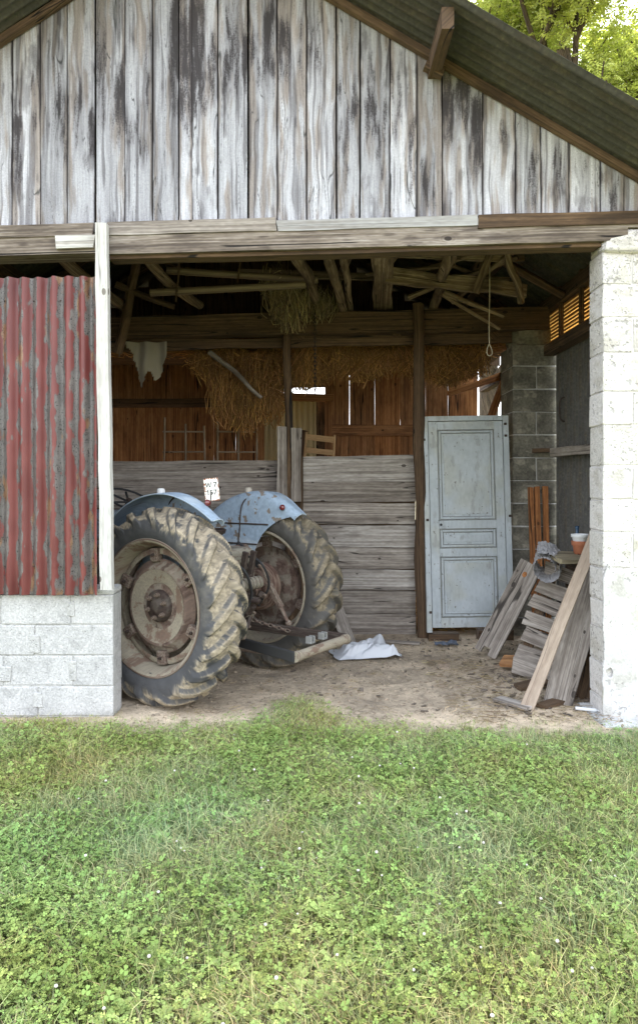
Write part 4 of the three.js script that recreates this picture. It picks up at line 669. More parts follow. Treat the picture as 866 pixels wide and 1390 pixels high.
{ // curled roll of silvery netting
  const N = 90, Mn = 14, P = [], I = [], r = rng(3); for (let i = 0; i <= N; i++) for (let j = 0; j <= Mn; j++) { const a = i / N * 8.6 - 0.6, rad = 0.074 + 0.006 * a + 0.014 * n3(i * 0.9, j * 0.7, 2), z = (j / Mn - 0.5) * 0.3; P.push(rad * Math.cos(a) + 0.01 * n3(j, i * 0.3, 8), rad * Math.sin(a) * 1.15, z + 0.014 * n3(i * 0.35, 5, j * 0.3)); }
  for (let i = 0; i < N; i++) for (let j = 0; j < Mn; j++) { const a = i * (Mn + 1) + j; I.push(a, a + 1, a + Mn + 1, a + 1, a + Mn + 2, a + Mn + 1); }
  const g = new THREE.BufferGeometry(); g.setAttribute('position', new THREE.Float32BufferAttribute(P, 3)); g.setIndex(I); g.computeVertexNormals();
  const o = tag(part('netting_roll', g.toNonIndexed(), new THREE.MeshStandardMaterial({ color: lin(0.5, 0.49, 0.5), roughness: 0.45, metalness: 0.5, side: THREE.DoubleSide }), scene), 'curled silvery roll of wire netting on the pallet top', 'netting'); o.geometry.computeVertexNormals(); o.position.set(1.84, 0.93, -0.98); o.rotation.set(0.25, -0.35, 0.5);
}
[[2.125, 0.0, 2.15, 0.045], [2.185, 0.02, 2.215, 0.05], [2.25, 0.03, 2.3, 0.05]].forEach(([x, d, xt, w], i) => { const o = board('batten', ['orange batten nearest the blue door, standing against the block pillar', 'middle of three orange battens standing against the block pillar', 'orange batten nearest the corrugated wall, standing against the block pillar'][i], V(x, 0, -2.2 + d), V(xt, 1.53 + d * 0.3, -2.45), w, 0.035, M.orange, V(0, 0.1, 1), { wob: 0.003 }); o.userData.group = 'orange battens by the block pillar'; });
board('board_offcut', 'small grey board lying flat on the earth before the pile', V(1.28, 0.025, -0.36), V(1.46, 0.025, -0.14), 0.11, 0.018, M.grey[1], V(0, 1, 0));
board('board_offcut', 'grey board leaning on the partition beside the far tractor wheel', V(0.3, 0.0, -2.2), V(0.12, 0.42, -2.5), 0.14, 0.02, M.grey[1], V(0.2, 0.2, 1));
board('bark_piece', 'dark strip of bark on the ground under the broad plank', V(1.55, 0.02, -0.18), V(1.74, 0.03, -0.3), 0.08, 0.025, M.dark[2], V(0.2, 1, 0), { wob: 0.02, rag: 0.03 });
board('bark_piece', 'dark strip of bark beneath the pallet foot', V(1.5, 0.02, -0.62), V(1.75, 0.05, -0.7), 0.1, 0.03, M.dark[1], V(0.2, 1, 0), { wob: 0.02, rag: 0.03 });
board('board_offcut', 'short brown board lying below the notched plank', V(1.55, 0.08, -1.2), V(1.82, 0.12, -1.0), 0.12, 0.03, M.brown[1], V(-0.2, 1, 0.4), { wob: 0.012, rag: 0.02 });
board('board_offcut', 'thin grey strip on the floor below the post', V(0.62, 0.022, -2.2), V(0.98, 0.022, -2.1), 0.06, 0.015, M.grey[1], V(0, 1, 0), { wob: 0.015 });
{ const o = tag(part('tube_of_sealant', lathe([[0, 0], [0.012, 0], [0.013, 0.13], [0.004, 0.14], [0.004, 0.17], [0, 0.17]], 14), new THREE.MeshStandardMaterial({ color: lin(0.6, 0.62, 0.64), roughness: 0.4 }), scene), 'small pale tube lying at the foot of the pillar', 'tube'); o.position.set(1.76, 0.03, -0.12); o.rotation.set(0, 1.2, 0); }
{ // crumpled white sheet beside the crossbar
  const n = 64, g = new THREE.PlaneGeometry(0.62, 0.42, n, n); g.rotateX(-Math.PI / 2); const p = g.attributes.position;
  for (let i = 0; i < p.count; i++) { let x = p.getX(i), z = p.getZ(i); const e = Math.max(Math.abs(x) / 0.31, Math.abs(z) / 0.21), m = 1 - sst(0.45, 1, e + 0.35 * n3(x * 4, z * 4, 7)); const f = Math.abs(n3(x * 5 + z * 3, z * 7, 2)) * 0.09 + Math.abs(n3(x * 11, z * 13 + x * 6, 5)) * 0.045; p.setXYZ(i, x + 0.06 * n3(z * 5, x * 4, 1), 0.012 + m * (0.05 + f + 0.05 * sst(-0.2, 0.2, x)), z + 0.05 * n3(x * 6, z * 3, 3)); }
  g.computeVertexNormals(); const o = tag(part('cloth', g, new THREE.MeshStandardMaterial({ color: lin(0.62, 0.64, 0.68), roughness: 0.9, side: THREE.DoubleSide }), scene), 'crumpled white cloth lying on the earth beside the tractor crossbar', 'cloth'); o.position.set(0.42, 0, -1.75); o.rotation.y = 0.2;
}
{ // dark blue rag near the door
  const g = new THREE.PlaneGeometry(0.22, 0.12, 24, 14); g.rotateX(-Math.PI / 2); const p = g.attributes.position; for (let i = 0; i < p.count; i++) p.setY(i, 0.025 + 0.05 * Math.abs(n3(p.getX(i) * 14, p.getZ(i) * 16, 2))); g.computeVertexNormals();
  const o = tag(part('rag', g, new THREE.MeshStandardMaterial({ color: lin(0.11, 0.13, 0.17), roughness: 0.95, side: THREE.DoubleSide }), scene), 'small dark blue rag on the floor by the door foot', 'rag'); o.position.set(1.22, 0, -2.05);
}

// ---------------------------------------------------------------- things in the loft and the back bay
const pipeG = (len, r) => { const g = new THREE.LatheGeometry([[r, -len / 2], [r, len / 2], [r * 0.8, len / 2], [r * 0.8, -len / 2], [r, -len / 2]].map(q => new THREE.Vector2(...q)), 18); return g; };
M.pipe = mat(T.grey, { color: lin(0.62, 0.52, 0.38), bs: 0.001, roughness: 0.7 });
lay(tag(part('pipe', pipeG(1.4, 0.033), M.pipe, scene), 'upper hollow pipe slung under the loft roof', 'pipe'), V(-1.42, 3.545, -1.8), V(0.0, 3.47, -1.85));
lay(tag(part('pipe', pipeG(1.4, 0.033), M.pipe, scene), 'lower hollow pipe slung beside the hanging straw', 'pipe'), V(-1.52, 3.29, -1.62), V(-0.12, 3.385, -1.7));
for (const [x, y0, y1, z, l] of [[-0.75, 3.42, 3.9, -1.8, 'thin hanger holding up the upper pipe'], [-1.28, 3.2, 3.85, -1.62, 'thin cord holding the free end of the lower pipe']]) tag(part('hanger', tube([V(x, y0, z + 0.04), V(x + 0.03, (y0 + y1) / 2, z + 0.045), V(x + 0.01, y1, z)], 0.009, 16, 6), M.dark[1], scene), l, 'cord');
{ const pts = [V(1.53, 3.62, -1.6), V(1.535, 3.3, -1.62), V(1.53, 3.0, -1.62), V(1.532, 2.83, -1.62)], loop = [V(1.532, 2.83, -1.62), V(1.515, 2.79, -1.62), V(1.51, 2.75, -1.62), V(1.525, 2.725, -1.62), V(1.55, 2.73, -1.62), V(1.558, 2.76, -1.62), V(1.545, 2.8, -1.62), V(1.532, 2.83, -1.62)];
  tag(part('rope', merged([tube(pts, 0.0045, 30, 6), tube(loop, 0.0045, 40, 6)]), new THREE.MeshStandardMaterial({ color: lin(0.5, 0.45, 0.35), roughness: 1 }), scene), 'pale rope ending in a loop, hanging from the loft', 'rope'); }
{ const l = []; for (let i = 0; i < 24; i++) l.push(at(new THREE.TorusGeometry(0.02, 0.005, 6, 12).scale(0.7, 1.3, 1), -0.04, 3.42 - i * 0.04, -2.38, 0, i % 2 ? Math.PI / 2 : 0)); tag(part('chain', merged(l), M.rustDark, scene), 'rusty chain hanging before the tie beam', 'chain'); }
{ // torn sacking on the beam
  const g = new THREE.PlaneGeometry(0.5, 0.5, 40, 40), p = g.attributes.position, keep = []; for (let i = 0; i < p.count; i++) { const x = p.getX(i), y = p.getY(i); p.setZ(i, 0.03 * Math.sin(x * 30 + 2 * n3(x * 4, y * 3, 1)) + 0.03 * n3(x * 5, y * 5, 3)); }
  const ix = g.index.array; for (let i = 0; i < ix.length; i += 3) { const x = p.getX(ix[i]), y = p.getY(ix[i]); const low = -0.02 + 0.5 * n3(x * 6, 0, 2) - 0.35 * Math.exp(-Math.pow((x + 0.02) / 0.06, 2)); if (y > low + 0.06 * n3(x * 20, y * 20, 3)) keep.push(ix[i], ix[i + 1], ix[i + 2]); } g.setIndex(keep); g.computeVertexNormals();
  const o = tag(part('torn_sacking', g, new THREE.MeshStandardMaterial({ color: lin(0.3, 0.27, 0.21), roughness: 1, side: THREE.DoubleSide }), scene), 'torn pale sacking hanging below the tie beam', 'cloth'); o.position.set(-1.8, 2.77, -2.48);
}
{ // ladder-back chair on a bench behind the partition
  const b = thing('bench', 'plank bench behind the partition carrying the chair', 'bench'); for (const z of [-3.5, -3.25, -3.0]) lay(part('board', plank(1.2, 0.24, 0.04), M.brown[1], b), V(-0.6, 1.17, z), V(0.6, 1.17, z), V(0, 1, 0)); for (const x of [-0.5, 0.5]) for (const z of [-3.5, -3.0]) lay(part('leg', plank(1.15, 0.08, 0.08), M.dark[1], b), V(x, 0, z), V(x, 1.15, z));
  M.chair = mat(T.white, { bs: 0.001, color: lin(0.8, 0.52, 0.27) }); const c = thing('chair', 'wooden ladder-back chair rising behind the board partition', 'chair'); c.position.set(0, 1.19, -3.2); c.rotation.set(-0.05, 0.25, -0.08);
  for (const s of [-1, 1]) { lay(part('back_post', pole(0.98, 0.017, 0.015, { wob: 0.004 }), M.chair, c), V(s * 0.18, 0, -0.17), V(s * 0.17, 0.98, -0.24)); lay(part('leg', pole(0.44, 0.017, 0.016, { wob: 0.003 }), M.chair, c), V(s * 0.2, 0, 0.18), V(s * 0.2, 0.44, 0.18)); lay(part('stretcher', pole(0.36, 0.01, 0.01, { wob: 0.002 }), M.chair, c), V(s * 0.19, 0.2, -0.18), V(s * 0.2, 0.2, 0.18)); }
  for (const y of [0.62, 0.77, 0.92]) lay(part('slat', plank(0.35, 0.065, 0.014, { seg: 4, wob: 0.004 }), M.chair, c), V(-0.18, y, -0.215 - (y - 0.6) * 0.05), V(0.18, y, -0.215 - (y - 0.6) * 0.05));
  lay(part('seat', plank(0.38, 0.38, 0.03), M.chair, c), V(0, 0.45, -0.19), V(0, 0.45, 0.19), V(0, 1, 0));
}
[[-1.86, -1.36, 'tall pale rack leaning in the dark corner of the back bay', 3], [-1.22, -0.75, 'tall pale rack standing below the big straw clump', 3]].forEach(([x0, x1, l, n]) => { const t = thing('hay_rack', l, 'rack', 'racks in the back bay'), m = mat(T.grey, { color: lin(0.9, 0.8, 0.62), bs: 0.001 });
  for (let k = 0; k < n; k++) { const x = mix(x0, x1, k / (n - 1)); lay(part('upright', pole(2.32, 0.013, 0.012, { wob: 0.006 }), m, t), V(x, 0, -3.7), V(x + rr(0, 0.04), 2.25 + rr(-0.1, 0.14), -3.62)); } for (let k = 0; k < 9; k++) { const y = 0.25 + k * 0.242; lay(part('rung', pole(x1 - x0, 0.01, 0.01, { wob: 0.003 }), m, t), V(x0, y, -3.66), V(x1, y, -3.66)); } });
board('plank', 'brown plank leaning against the pale corrugated sheet in the back bay', V(-0.75, 0, -4.3), V(-0.38, 2.3, -4.7), 0.1, 0.04, M.dark[1], V(0, 0, 1));
board('plank', 'brown plank leaning beside the chair in the back bay', V(-0.6, 0, -4.3), V(-0.2, 2.28, -4.75), 0.1, 0.04, M.dark[1], V(0, 0, 1));

// straw: countless stalks
function straw(name, label, spots, m, seed) {
  const r = rng(seed), g = (() => { const c = []; for (let k = 0; k < 3; k++) { const q = new THREE.CylinderGeometry(0.003, 0.0042, 1, 3, 2, true), p = q.attributes.position; for (let i = 0; i < p.count; i++) p.setX(i, p.getX(i) + 0.12 * (k - 1) * (0.25 - p.getY(i) * p.getY(i))); q.translate((k - 1) * 0.05, 0, (k % 2) * 0.05); c.push(q); } return merged(c); })();
  let n = 0; for (const s of spots) { if (!s.flat) s.n = Math.floor(s.n * 0.42); n += s.n; } const o = new THREE.InstancedMesh(g, m, n); o.name = numbered(name); const M4 = new THREE.Matrix4(), Q = new THREE.Quaternion(), E = new THREE.Euler(), C = new THREE.Color(); let i = 0;
  for (const s of spots) for (let k = 0; k < s.n; k++, i++) {
    let a = r(), b = r(), c = r(); const l = mix(s.l[0], s.l[1], r()), sp = s.sp; let px, py, pz;
    if (s.ball) { const u = r() * 2 - 1, t = r() * 6.283, q = Math.sqrt(1 - u * u), rad = Math.pow(r(), 0.4); px = s.c[0] + s.r[0] * q * Math.cos(t) * rad; py = s.c[1] + s.r[1] * u * rad; pz = s.c[2] + s.r[2] * q * Math.sin(t) * rad; }
    else { px = mix(s.a[0], s.b[0], a); py = mix(s.a[1], s.b[1], b) + (s.flat ? 0 : 0.07 * n3(px * 4, 2, pz)); pz = mix(s.a[2], s.b[2], c); }
    if (s.flat) E.set(Math.PI / 2 + (r() - 0.5) * 0.25, 0, r() * 6.283, 'YXZ'), Q.setFromEuler(E), Q.premultiply(new THREE.Quaternion().setFromAxisAngle(V(0, 1, 0), r() * 6.283)); else { E.set((r() - 0.5) * sp, r() * 6.283, (r() - 0.5) * sp); Q.setFromEuler(E); }
    const th = s.thin || 1; M4.compose(V(px, py, pz), Q, V(th, l, th)); o.setMatrixAt(i, M4); const v = 0.3 + 1.1 * r() * r() + 0.25 * r(); C.setRGB(v, v * (0.88 + 0.16 * r()), v * (0.7 + 0.35 * r())); o.setColorAt(i, C);
  }
  o.castShadow = o.receiveShadow = true; scene.add(o); return tag(o, label, 'straw', null, 'stuff');
}
M.straw = new THREE.MeshStandardMaterial({ color: lin(0.52, 0.29, 0.11), roughness: 0.9 });
M.strawGrey = new THREE.MeshStandardMaterial({ color: lin(0.4, 0.33, 0.2), roughness: 0.95 });
const RS = rng(55), blobs = (list) => list.flatMap(([x, y, z, rx, ry, n, sp]) => [...Array(7)].map(() => ({ n: Math.floor(n / 7), ball: 1, c: [x + rx * (RS() - 0.5) * 1.3, y + ry * (RS() - 0.5) * 1.2, z + 0.2 * (RS() - 0.5)], r: [rx * (0.18 + 0.4 * RS()), ry * (0.25 + 0.55 * RS()), 0.14], l: [0.08, 0.36], sp: sp * (0.8 + 0.8 * RS()) })));
straw('straw_band', 'orange straw overhanging the loft floor behind the tie beam', [{ n: 4200, a: [-0.5, 2.92, -3.3], b: [1.8, 3.2, -2.8], l: [0.12, 0.3], sp: 1.6 }, { n: 1500, a: [-3.5, 3.08, -3.5], b: [2.2, 3.22, -2.9], l: [0.2, 0.4], flat: true }, ...blobs([[-0.1, 2.86, -3.0, 0.35, 0.2, 1500, 1.3], [0.4, 2.92, -3.0, 0.3, 0.16, 900, 1.6], [0.75, 2.95, -3.0, 0.25, 0.16, 700, 1.8], [1.25, 2.88, -3.0, 0.45, 0.2, 1700, 1.6], [1.6, 2.95, -3.0, 0.25, 0.2, 600, 1.6]]), { n: 3500, a: [-2.0, 3.2, -3.5], b: [1.9, 3.6, -3.1], l: [0.2, 0.4], sp: 2.6 }], M.straw, 11);
straw('straw_clump', 'big straw clump hanging down from the loft beside the racks', blobs([[-0.8, 2.98, -3.05, 0.55, 0.26, 2000, 2.4], [-0.68, 2.74, -3.0, 0.4, 0.3, 2000, 2.6], [-0.9, 2.46, -3.0, 0.28, 0.26, 800, 1.2], [-0.62, 2.5, -3.0, 0.24, 0.22, 700, 1.8], [-1.2, 2.85, -3.0, 0.2, 0.2, 300, 1.6]]).concat([{ n: 200, a: [-1.3, 2.35, -3.1], b: [-0.5, 2.75, -2.85], l: [0.2, 0.5], sp: 0.5 }]), M.straw, 12);
straw('straw_bundle', 'dull straw hanging over the tie beam below the pipes', [{ n: 900, a: [-1.2, 3.12, -2.42], b: [-0.45, 3.36, -2.2], l: [0.1, 0.34], sp: 1.1 }, ...blobs([[-0.4, 3.38, -2.05, 0.26, 0.24, 700, 1.4]]), { n: 300, ball: 1, c: [-0.12, 3.38, -2.4], r: [0.3, 0.12, 0.15], l: [0.1, 0.25], sp: 1.2 }], M.strawGrey, 13);
straw('straw_tuft', 'pale straw tuft dangling between two loft joists', [{ n: 420, a: [0.33, 3.42, -2.1], b: [0.52, 3.6, -1.9], l: [0.12, 0.34], sp: 0.7 }], M.strawGrey, 14);
lay(tag(part('branch', pole(0.75, 0.028, 0.02, { wob: 0.06, seg: 12 }), M.grey[2], scene), 'crooked branch caught in the big straw clump', 'branch'), V(-1.12, 3.0, -2.74), V(-0.58, 2.52, -2.72));
straw('bounce_straw', 'golden straw added unseen on the back bay floor to bounce warm light', [{ n: 9000, a: [-2.6, 0.02, -5.1], b: [2.2, 0.1, -2.8], l: [0.15, 0.4], flat: true }], new THREE.MeshStandardMaterial({ color: lin(0.75, 0.48, 0.2), roughness: 0.95 }), 16);  // unseen straw added to bounce warm sunlight onto rear boards and loft straw
straw('straw_litter', 'straw and chaff scattered over the earth floor', [{ n: 380, a: [-1.2, 0.012, -2.3], b: [2.2, 0.02, 0.15], l: [0.02, 0.09], flat: true, thin: 0.45 }, { n: 420, a: [0.9, 0.012, -1.5], b: [2.0, 0.03, 0.1], l: [0.03, 0.12], flat: true, thin: 0.5 }], new THREE.MeshStandardMaterial({ color: lin(0.5, 0.41, 0.28), roughness: 1 }), 15);
{ // small stones and clods
  const g = new THREE.IcosahedronGeometry(1, 1), p = g.attributes.position; for (let i = 0; i < p.count; i++) { const k = 1 + 0.35 * n3(p.getX(i) * 1.5, p.getY(i) * 1.5, p.getZ(i) * 1.5); p.setXYZ(i, p.getX(i) * k, p.getY(i) * k * 0.6, p.getZ(i) * k); } g.computeVertexNormals();
  const n = 2600, o = new THREE.InstancedMesh(g, new THREE.MeshStandardMaterial({ color: lin(0.34, 0.29, 0.23), roughness: 1 }), n), r = rng(21), D = new THREE.Object3D(), C = new THREE.Color(); o.name = 'gravel';
  for (let i = 0; i < n; i++) { const x = mix(-1.3, 2.0, r()), z = mix(-2.4, 0.25, r()), s = 0.003 + 0.016 * Math.pow(r(), 5); D.position.set(x, floorY(x, z) + s * 0.1, z); D.rotation.set(r(), r() * 6, r()); D.scale.setScalar(s); D.updateMatrix(); o.setMatrixAt(i, D.matrix); const v = 0.5 + 0.6 * r(); C.setRGB(v, v * 0.95, v * 0.88); o.setColorAt(i, C); }
  o.castShadow = o.receiveShadow = true; scene.add(o); tag(o, 'small stones and clods strewn on the earth floor', 'gravel', null, 'stuff');
}
{ // wood chips and bark crumbs
  const g = rbox(0.05, 0.008, 0.018, 0.003), n = 260, o = new THREE.InstancedMesh(g, M.grey[1], n), r = rng(23), D = new THREE.Object3D(), C = new THREE.Color(); o.name = 'wood_chips';
  for (let i = 0; i < n; i++) { const pile = r() < 0.5, x = pile ? mix(1.2, 2.0, r()) : mix(-0.6, 1.9, r()), z = pile ? mix(-1.6, 0.0, r()) : mix(-2.4, 0.05, r()), k = 0.4 + 1.3 * r() * r(); D.position.set(x, floorY(x, z) + 0.006, z); D.rotation.set((r() - 0.5) * 0.5, r() * 6.283, (r() - 0.5) * 0.4); D.scale.set(k, 1, k * (0.6 + r())); D.updateMatrix(); o.setMatrixAt(i, D.matrix); const v = 0.35 + 0.65 * r(); C.setRGB(v, v * 0.93, v * 0.84); o.setColorAt(i, C); }
  o.castShadow = o.receiveShadow = true; scene.add(o); tag(o, 'wood chips and bark crumbs littering the earth floor', 'wood chips', null, 'stuff');
}
// ---------------------------------------------------------------- lawn
{
  const r = rng(301);
  const strip = (P, C, pts, w, col) => { // tapered blade through pts
    for (let i = 0; i + 1 < pts.length; i++) { const a = pts[i], b = pts[i + 1], wa = w * (1 - i / (pts.length - 1)), wb = w * (1 - (i + 1) / (pts.length - 1)), d = V(-(b.z - a.z) - 0.3, 0, b.x - a.x + 0.2).normalize();
      const A = a.clone().addScaledVector(d, wa), B = a.clone().addScaledVector(d, -wa), Cc = b.clone().addScaledVector(d, wb), D = b.clone().addScaledVector(d, -wb);
      P.push(...A.toArray(), ...B.toArray(), ...D.toArray()); for (let k = 0; k < 3; k++) C.push(...col); if (wb > 0.0002) { P.push(...A.toArray(), ...D.toArray(), ...Cc.toArray()); for (let k = 0; k < 3; k++) C.push(...col); } } };
  const fin = (P, C) => { const g = new THREE.BufferGeometry(); g.setAttribute('position', new THREE.Float32BufferAttribute(P, 3)); g.setAttribute('color', new THREE.Float32BufferAttribute(C, 3)); g.computeVertexNormals(); return g; };
  function tuft(n, h0, h1, spread, w) {
    const P = [], C = []; for (let i = 0; i < n; i++) { const a = r() * 6.283, d = Math.sqrt(r()) * spread, h = mix(h0, h1, r()), an = r() * 6.283, ln = h * (0.35 + 1.0 * r()), x = d * Math.cos(a), z = d * Math.sin(a), v = 0.55 + 0.9 * r(), dry = r() < 0.06;
      strip(P, C, [V(x, -0.02, z), V(x + ln * 0.3 * Math.cos(an), h * 0.6, z + ln * 0.3 * Math.sin(an)), V(x + ln * Math.cos(an), h * (0.6 + 0.45 * r()), z + ln * Math.sin(an))], w * (0.7 + 0.6 * r()), dry ? [1.8 * v, 1.2 * v, 1.6 * v] : [v * (0.85 + 0.4 * r()), v, v * (0.8 + 0.5 * r())]); }
    return fin(P, C);
  }
  function clover(n, spread, rl) {
    const P = [], C = []; for (let i = 0; i < n; i++) { const a = r() * 6.283, d = Math.sqrt(r()) * spread, x = d * Math.cos(a), z = d * Math.sin(a), h = 0.025 + 0.045 * r(), t0 = r() * 6.283, v = 0.6 + 0.75 * r(), col = [v * (0.9 + 0.25 * r()), v, v], tx = (r() - 0.5) * 0.9, tz = (r() - 0.5) * 0.9, R = rl * (0.65 + 0.7 * r());
      strip(P, C, [V(x * 0.8, -0.01, z * 0.8), V(x, h, z)], 0.0012, col);
      for (let k = 0; k < 3; k++) { const t = t0 + k * 2.094, c = Math.cos(t), s = Math.sin(t), pt = (f, sd) => { const q = V(x + R * (f * c - sd * s), 0, z + R * (f * s + sd * c)); q.y = h + tx * (q.x - x) + tz * (q.z - z) + Math.abs(sd) * R * 0.35; return q.toArray(); };
        const c0 = pt(0.02, 0), l = pt(0.6, 0.5), m = pt(0.95, 0.25), e = pt(0.9, 0), m2 = pt(0.95, -0.25), rt = pt(0.6, -0.5);
        for (const tri of [[c0, l, m], [c0, m, e], [c0, e, m2], [c0, m2, rt]]) { P.push(...tri[0], ...tri[1], ...tri[2]); for (let q = 0; q < 3; q++) C.push(...col); } } }
    return fin(P, C);
  }
  const gm = new THREE.MeshPhysicalMaterial({ color: lin(0.275, 0.335, 0.135), roughness: 0.75, specularIntensity: 0.25, vertexColors: true, side: THREE.DoubleSide });
  const cm = new THREE.MeshPhysicalMaterial({ color: lin(0.24, 0.335, 0.092), roughness: 0.7, specularIntensity: 0.3, vertexColors: true, side: THREE.DoubleSide });
  const cover = (x, z) => { // grows where there is no bare earth, nor wall
    const de = z - dirtEdge(x); if (de < -0.3) return false; if (de < 0.04 && LAT[(Math.floor(x * 60 + 3000) * 31 + Math.floor(z * 60 + 900) * 57) & 65535] > Math.exp(de * 14) * 0.5) return false; if (x < -1.36 && z < 0.03) return false; if (x > 1.85 && z < 0.12) return false; return true; };
  const D = new THREE.Object3D(), C = new THREE.Color();
  function sow(name, label, geos, m, n, area, keep, size, tint, cat) {
    geos.forEach((g, gi) => {
      const mats = [], cols = []; let guard = 0;
      while (mats.length < n / geos.length && guard++ < n * 8) { const x = mix(area[0], area[1], r()), z = mix(area[2], area[3], Math.pow(r(), area[4] || 1)); const k = keep(x, z); if (!k || r() > k) continue; const near = sst(0.0, 0.35, z - dirtEdge(x));
        D.position.set(x, -0.012 + 0.012 * n3(x * 1.5, z * 1.5, 8), z); D.rotation.set((r() - 0.5) * 0.25, r() * 6.283, (r() - 0.5) * 0.25); const s = size(x, z) * (0.75 + 0.5 * r()) * (z < 0.6 ? 0.6 + 0.4 * near : 1); D.scale.set(s, s * (0.8 + 0.4 * r()), s); D.updateMatrix(); mats.push(D.matrix.clone()); cols.push(tint(x, z)); }
      const o = new THREE.InstancedMesh(g, m, mats.length); mats.forEach((q, i) => { o.setMatrixAt(i, q); C.setRGB(...cols[i]); o.setColorAt(i, C); }); o.name = numbered(name); o.castShadow = o.receiveShadow = true; scene.add(o); tag(o, label[gi], cat, null, 'stuff');
    });
  }
  const patch = (x, z) => n3(x * 0.9, z * 0.9, 40) + 0.5 * n3(x * 2.3, z * 2.3, 44);
  const tnt = (x, z) => { const p = n3(x * 0.8, z * 0.8, 60), q = n3(x * 3, z * 3, 64), v = 1 + 0.3 * q + 0.22 * (r() - 0.5) * 2; return [v * (1 + 0.22 * p + 0.3 * Math.max(0, n3(x * 2, z * 2, 71))), v, v * (1 - 0.1 * p + 0.2 * q)]; };
  const A = [-3.6, 3.6, -0.55, 4.3];
  sow('grass', ['short lawn grass before the barn', 'coarser grass tufts mixed through the lawn'], [tuft(18, 0.03, 0.075, 0.06, 0.0021), tuft(12, 0.05, 0.105, 0.05, 0.0026)], gm, 30000, A, (x, z) => cover(x, z) ? clamp(0.6 + 0.8 * patch(x, z)) + 0.25 : 0, () => 1, tnt, 'grass');
  sow('clover', ['clover leaves spread through the lawn', 'larger clover leaves in the thicker patches'], [clover(15, 0.07, 0.0075), clover(9, 0.06, 0.0098)], cm, 11000, A, (x, z) => cover(x, z) ? clamp(0.5 - 1.1 * patch(x, z)) : 0, () => 1, tnt, 'clover');
  const fr = []; { const P = [], Cc = []; strip(P, Cc, [V(0, 0, 0), V(0.004, 0.07, 0.003)], 0.0015, [0.3, 0.4, 0.15]); const s = new THREE.IcosahedronGeometry(0.0052, 1); s.scale(1, 0.8, 1); s.translate(0.004, 0.072, 0.003); const p = s.attributes.position; for (let i = 0; i < p.count; i++) { P.push(p.getX(i), p.getY(i), p.getZ(i)); Cc.push(0.66, 0.6, 0.57); } fr.push(fin(P, Cc)); }
  sow('clover_flowers', ['small white clover flowers dotted over the lawn'], fr, new THREE.MeshStandardMaterial({ vertexColors: true, roughness: 0.9, side: THREE.DoubleSide }), 170, [-2, 2, 0.4, 3.6], (x, z) => cover(x, z) ? clamp(0.2 + sst(0.8, 2.5, z)) : 0, () => 1, () => [1, 1, 1], 'flower');
  const ros = (n, l0, l1, w) => { const P = [], Cc = []; for (let i = 0; i < n; i++) { const a = i / n * 6.283 + r(), l = mix(l0, l1, r()), v = 0.75 + 0.5 * r(), c = Math.cos(a), s = Math.sin(a), col = [v, v, v * 1.1], q = (f, sd, y) => [c * f * l - s * sd * w, y, s * f * l + c * sd * w]; const S = [[0.05, 0.2, 0.0], [0.4, 0.8, 0.028], [0.75, 0.9, 0.035], [1, 0.0, 0.02 + 0.02 * r()]]; for (let k = 0; k < 3; k++) { const A = q(S[k][0], S[k][1], S[k][2] + 0.006), B = q(S[k][0], -S[k][1], S[k][2] + 0.006), D1 = q(S[k + 1][0], S[k + 1][1], S[k + 1][2] + 0.006), E1 = q(S[k + 1][0], -S[k + 1][1], S[k + 1][2] + 0.006); for (const t of [[A, B, E1], [A, E1, D1]]) { P.push(...t[0], ...t[1], ...t[2]); for (let m = 0; m < 3; m++) Cc.push(...col); } } } return fin(P, Cc); };
  sow('broad_leaf_weeds', ['broad leaved weeds scattered through the lawn', 'small broad leaved weeds near the bare earth'], [ros(8, 0.04, 0.065, 0.011), ros(9, 0.025, 0.05, 0.009)], cm, 420, [-3, 3, -0.1, 3.8], (x, z) => cover(x, z) ? clamp(0.15 + 1.4 * n3(x * 1.7, z * 1.7, 90)) : 0, () => 1, tnt, 'weed');
  sow('dry_stalks', ['thin dry grass stalks standing above the lawn'], [tuft(3, 0.1, 0.2, 0.03, 0.0012)], new THREE.MeshStandardMaterial({ color: lin(0.42, 0.38, 0.2), roughness: 0.9, side: THREE.DoubleSide }), 500, [-3, 3, 0.2, 3.8], (x, z) => cover(x, z) ? clamp(0.2 + patch(x, z)) : 0, () => 1, () => [1, 1, 1], 'grass');
  sow('meadow', ['rough meadow grass around the barn'], [tuft(22, 0.06, 0.14, 0.16, 0.005)], gm, 16000, [-14, 14, -12, 12], (x, z) => (Math.abs(x) > 3.4 || z > 4.1 || z < -6) && !(x > -4.6 && x < 2.9 && z < 0.2 && z > -6) && !(Math.abs(x) < 0.6 && Math.abs(z - 4.7) < 0.6) ? 1 : 0, () => 1.3, tnt, 'grass');
}
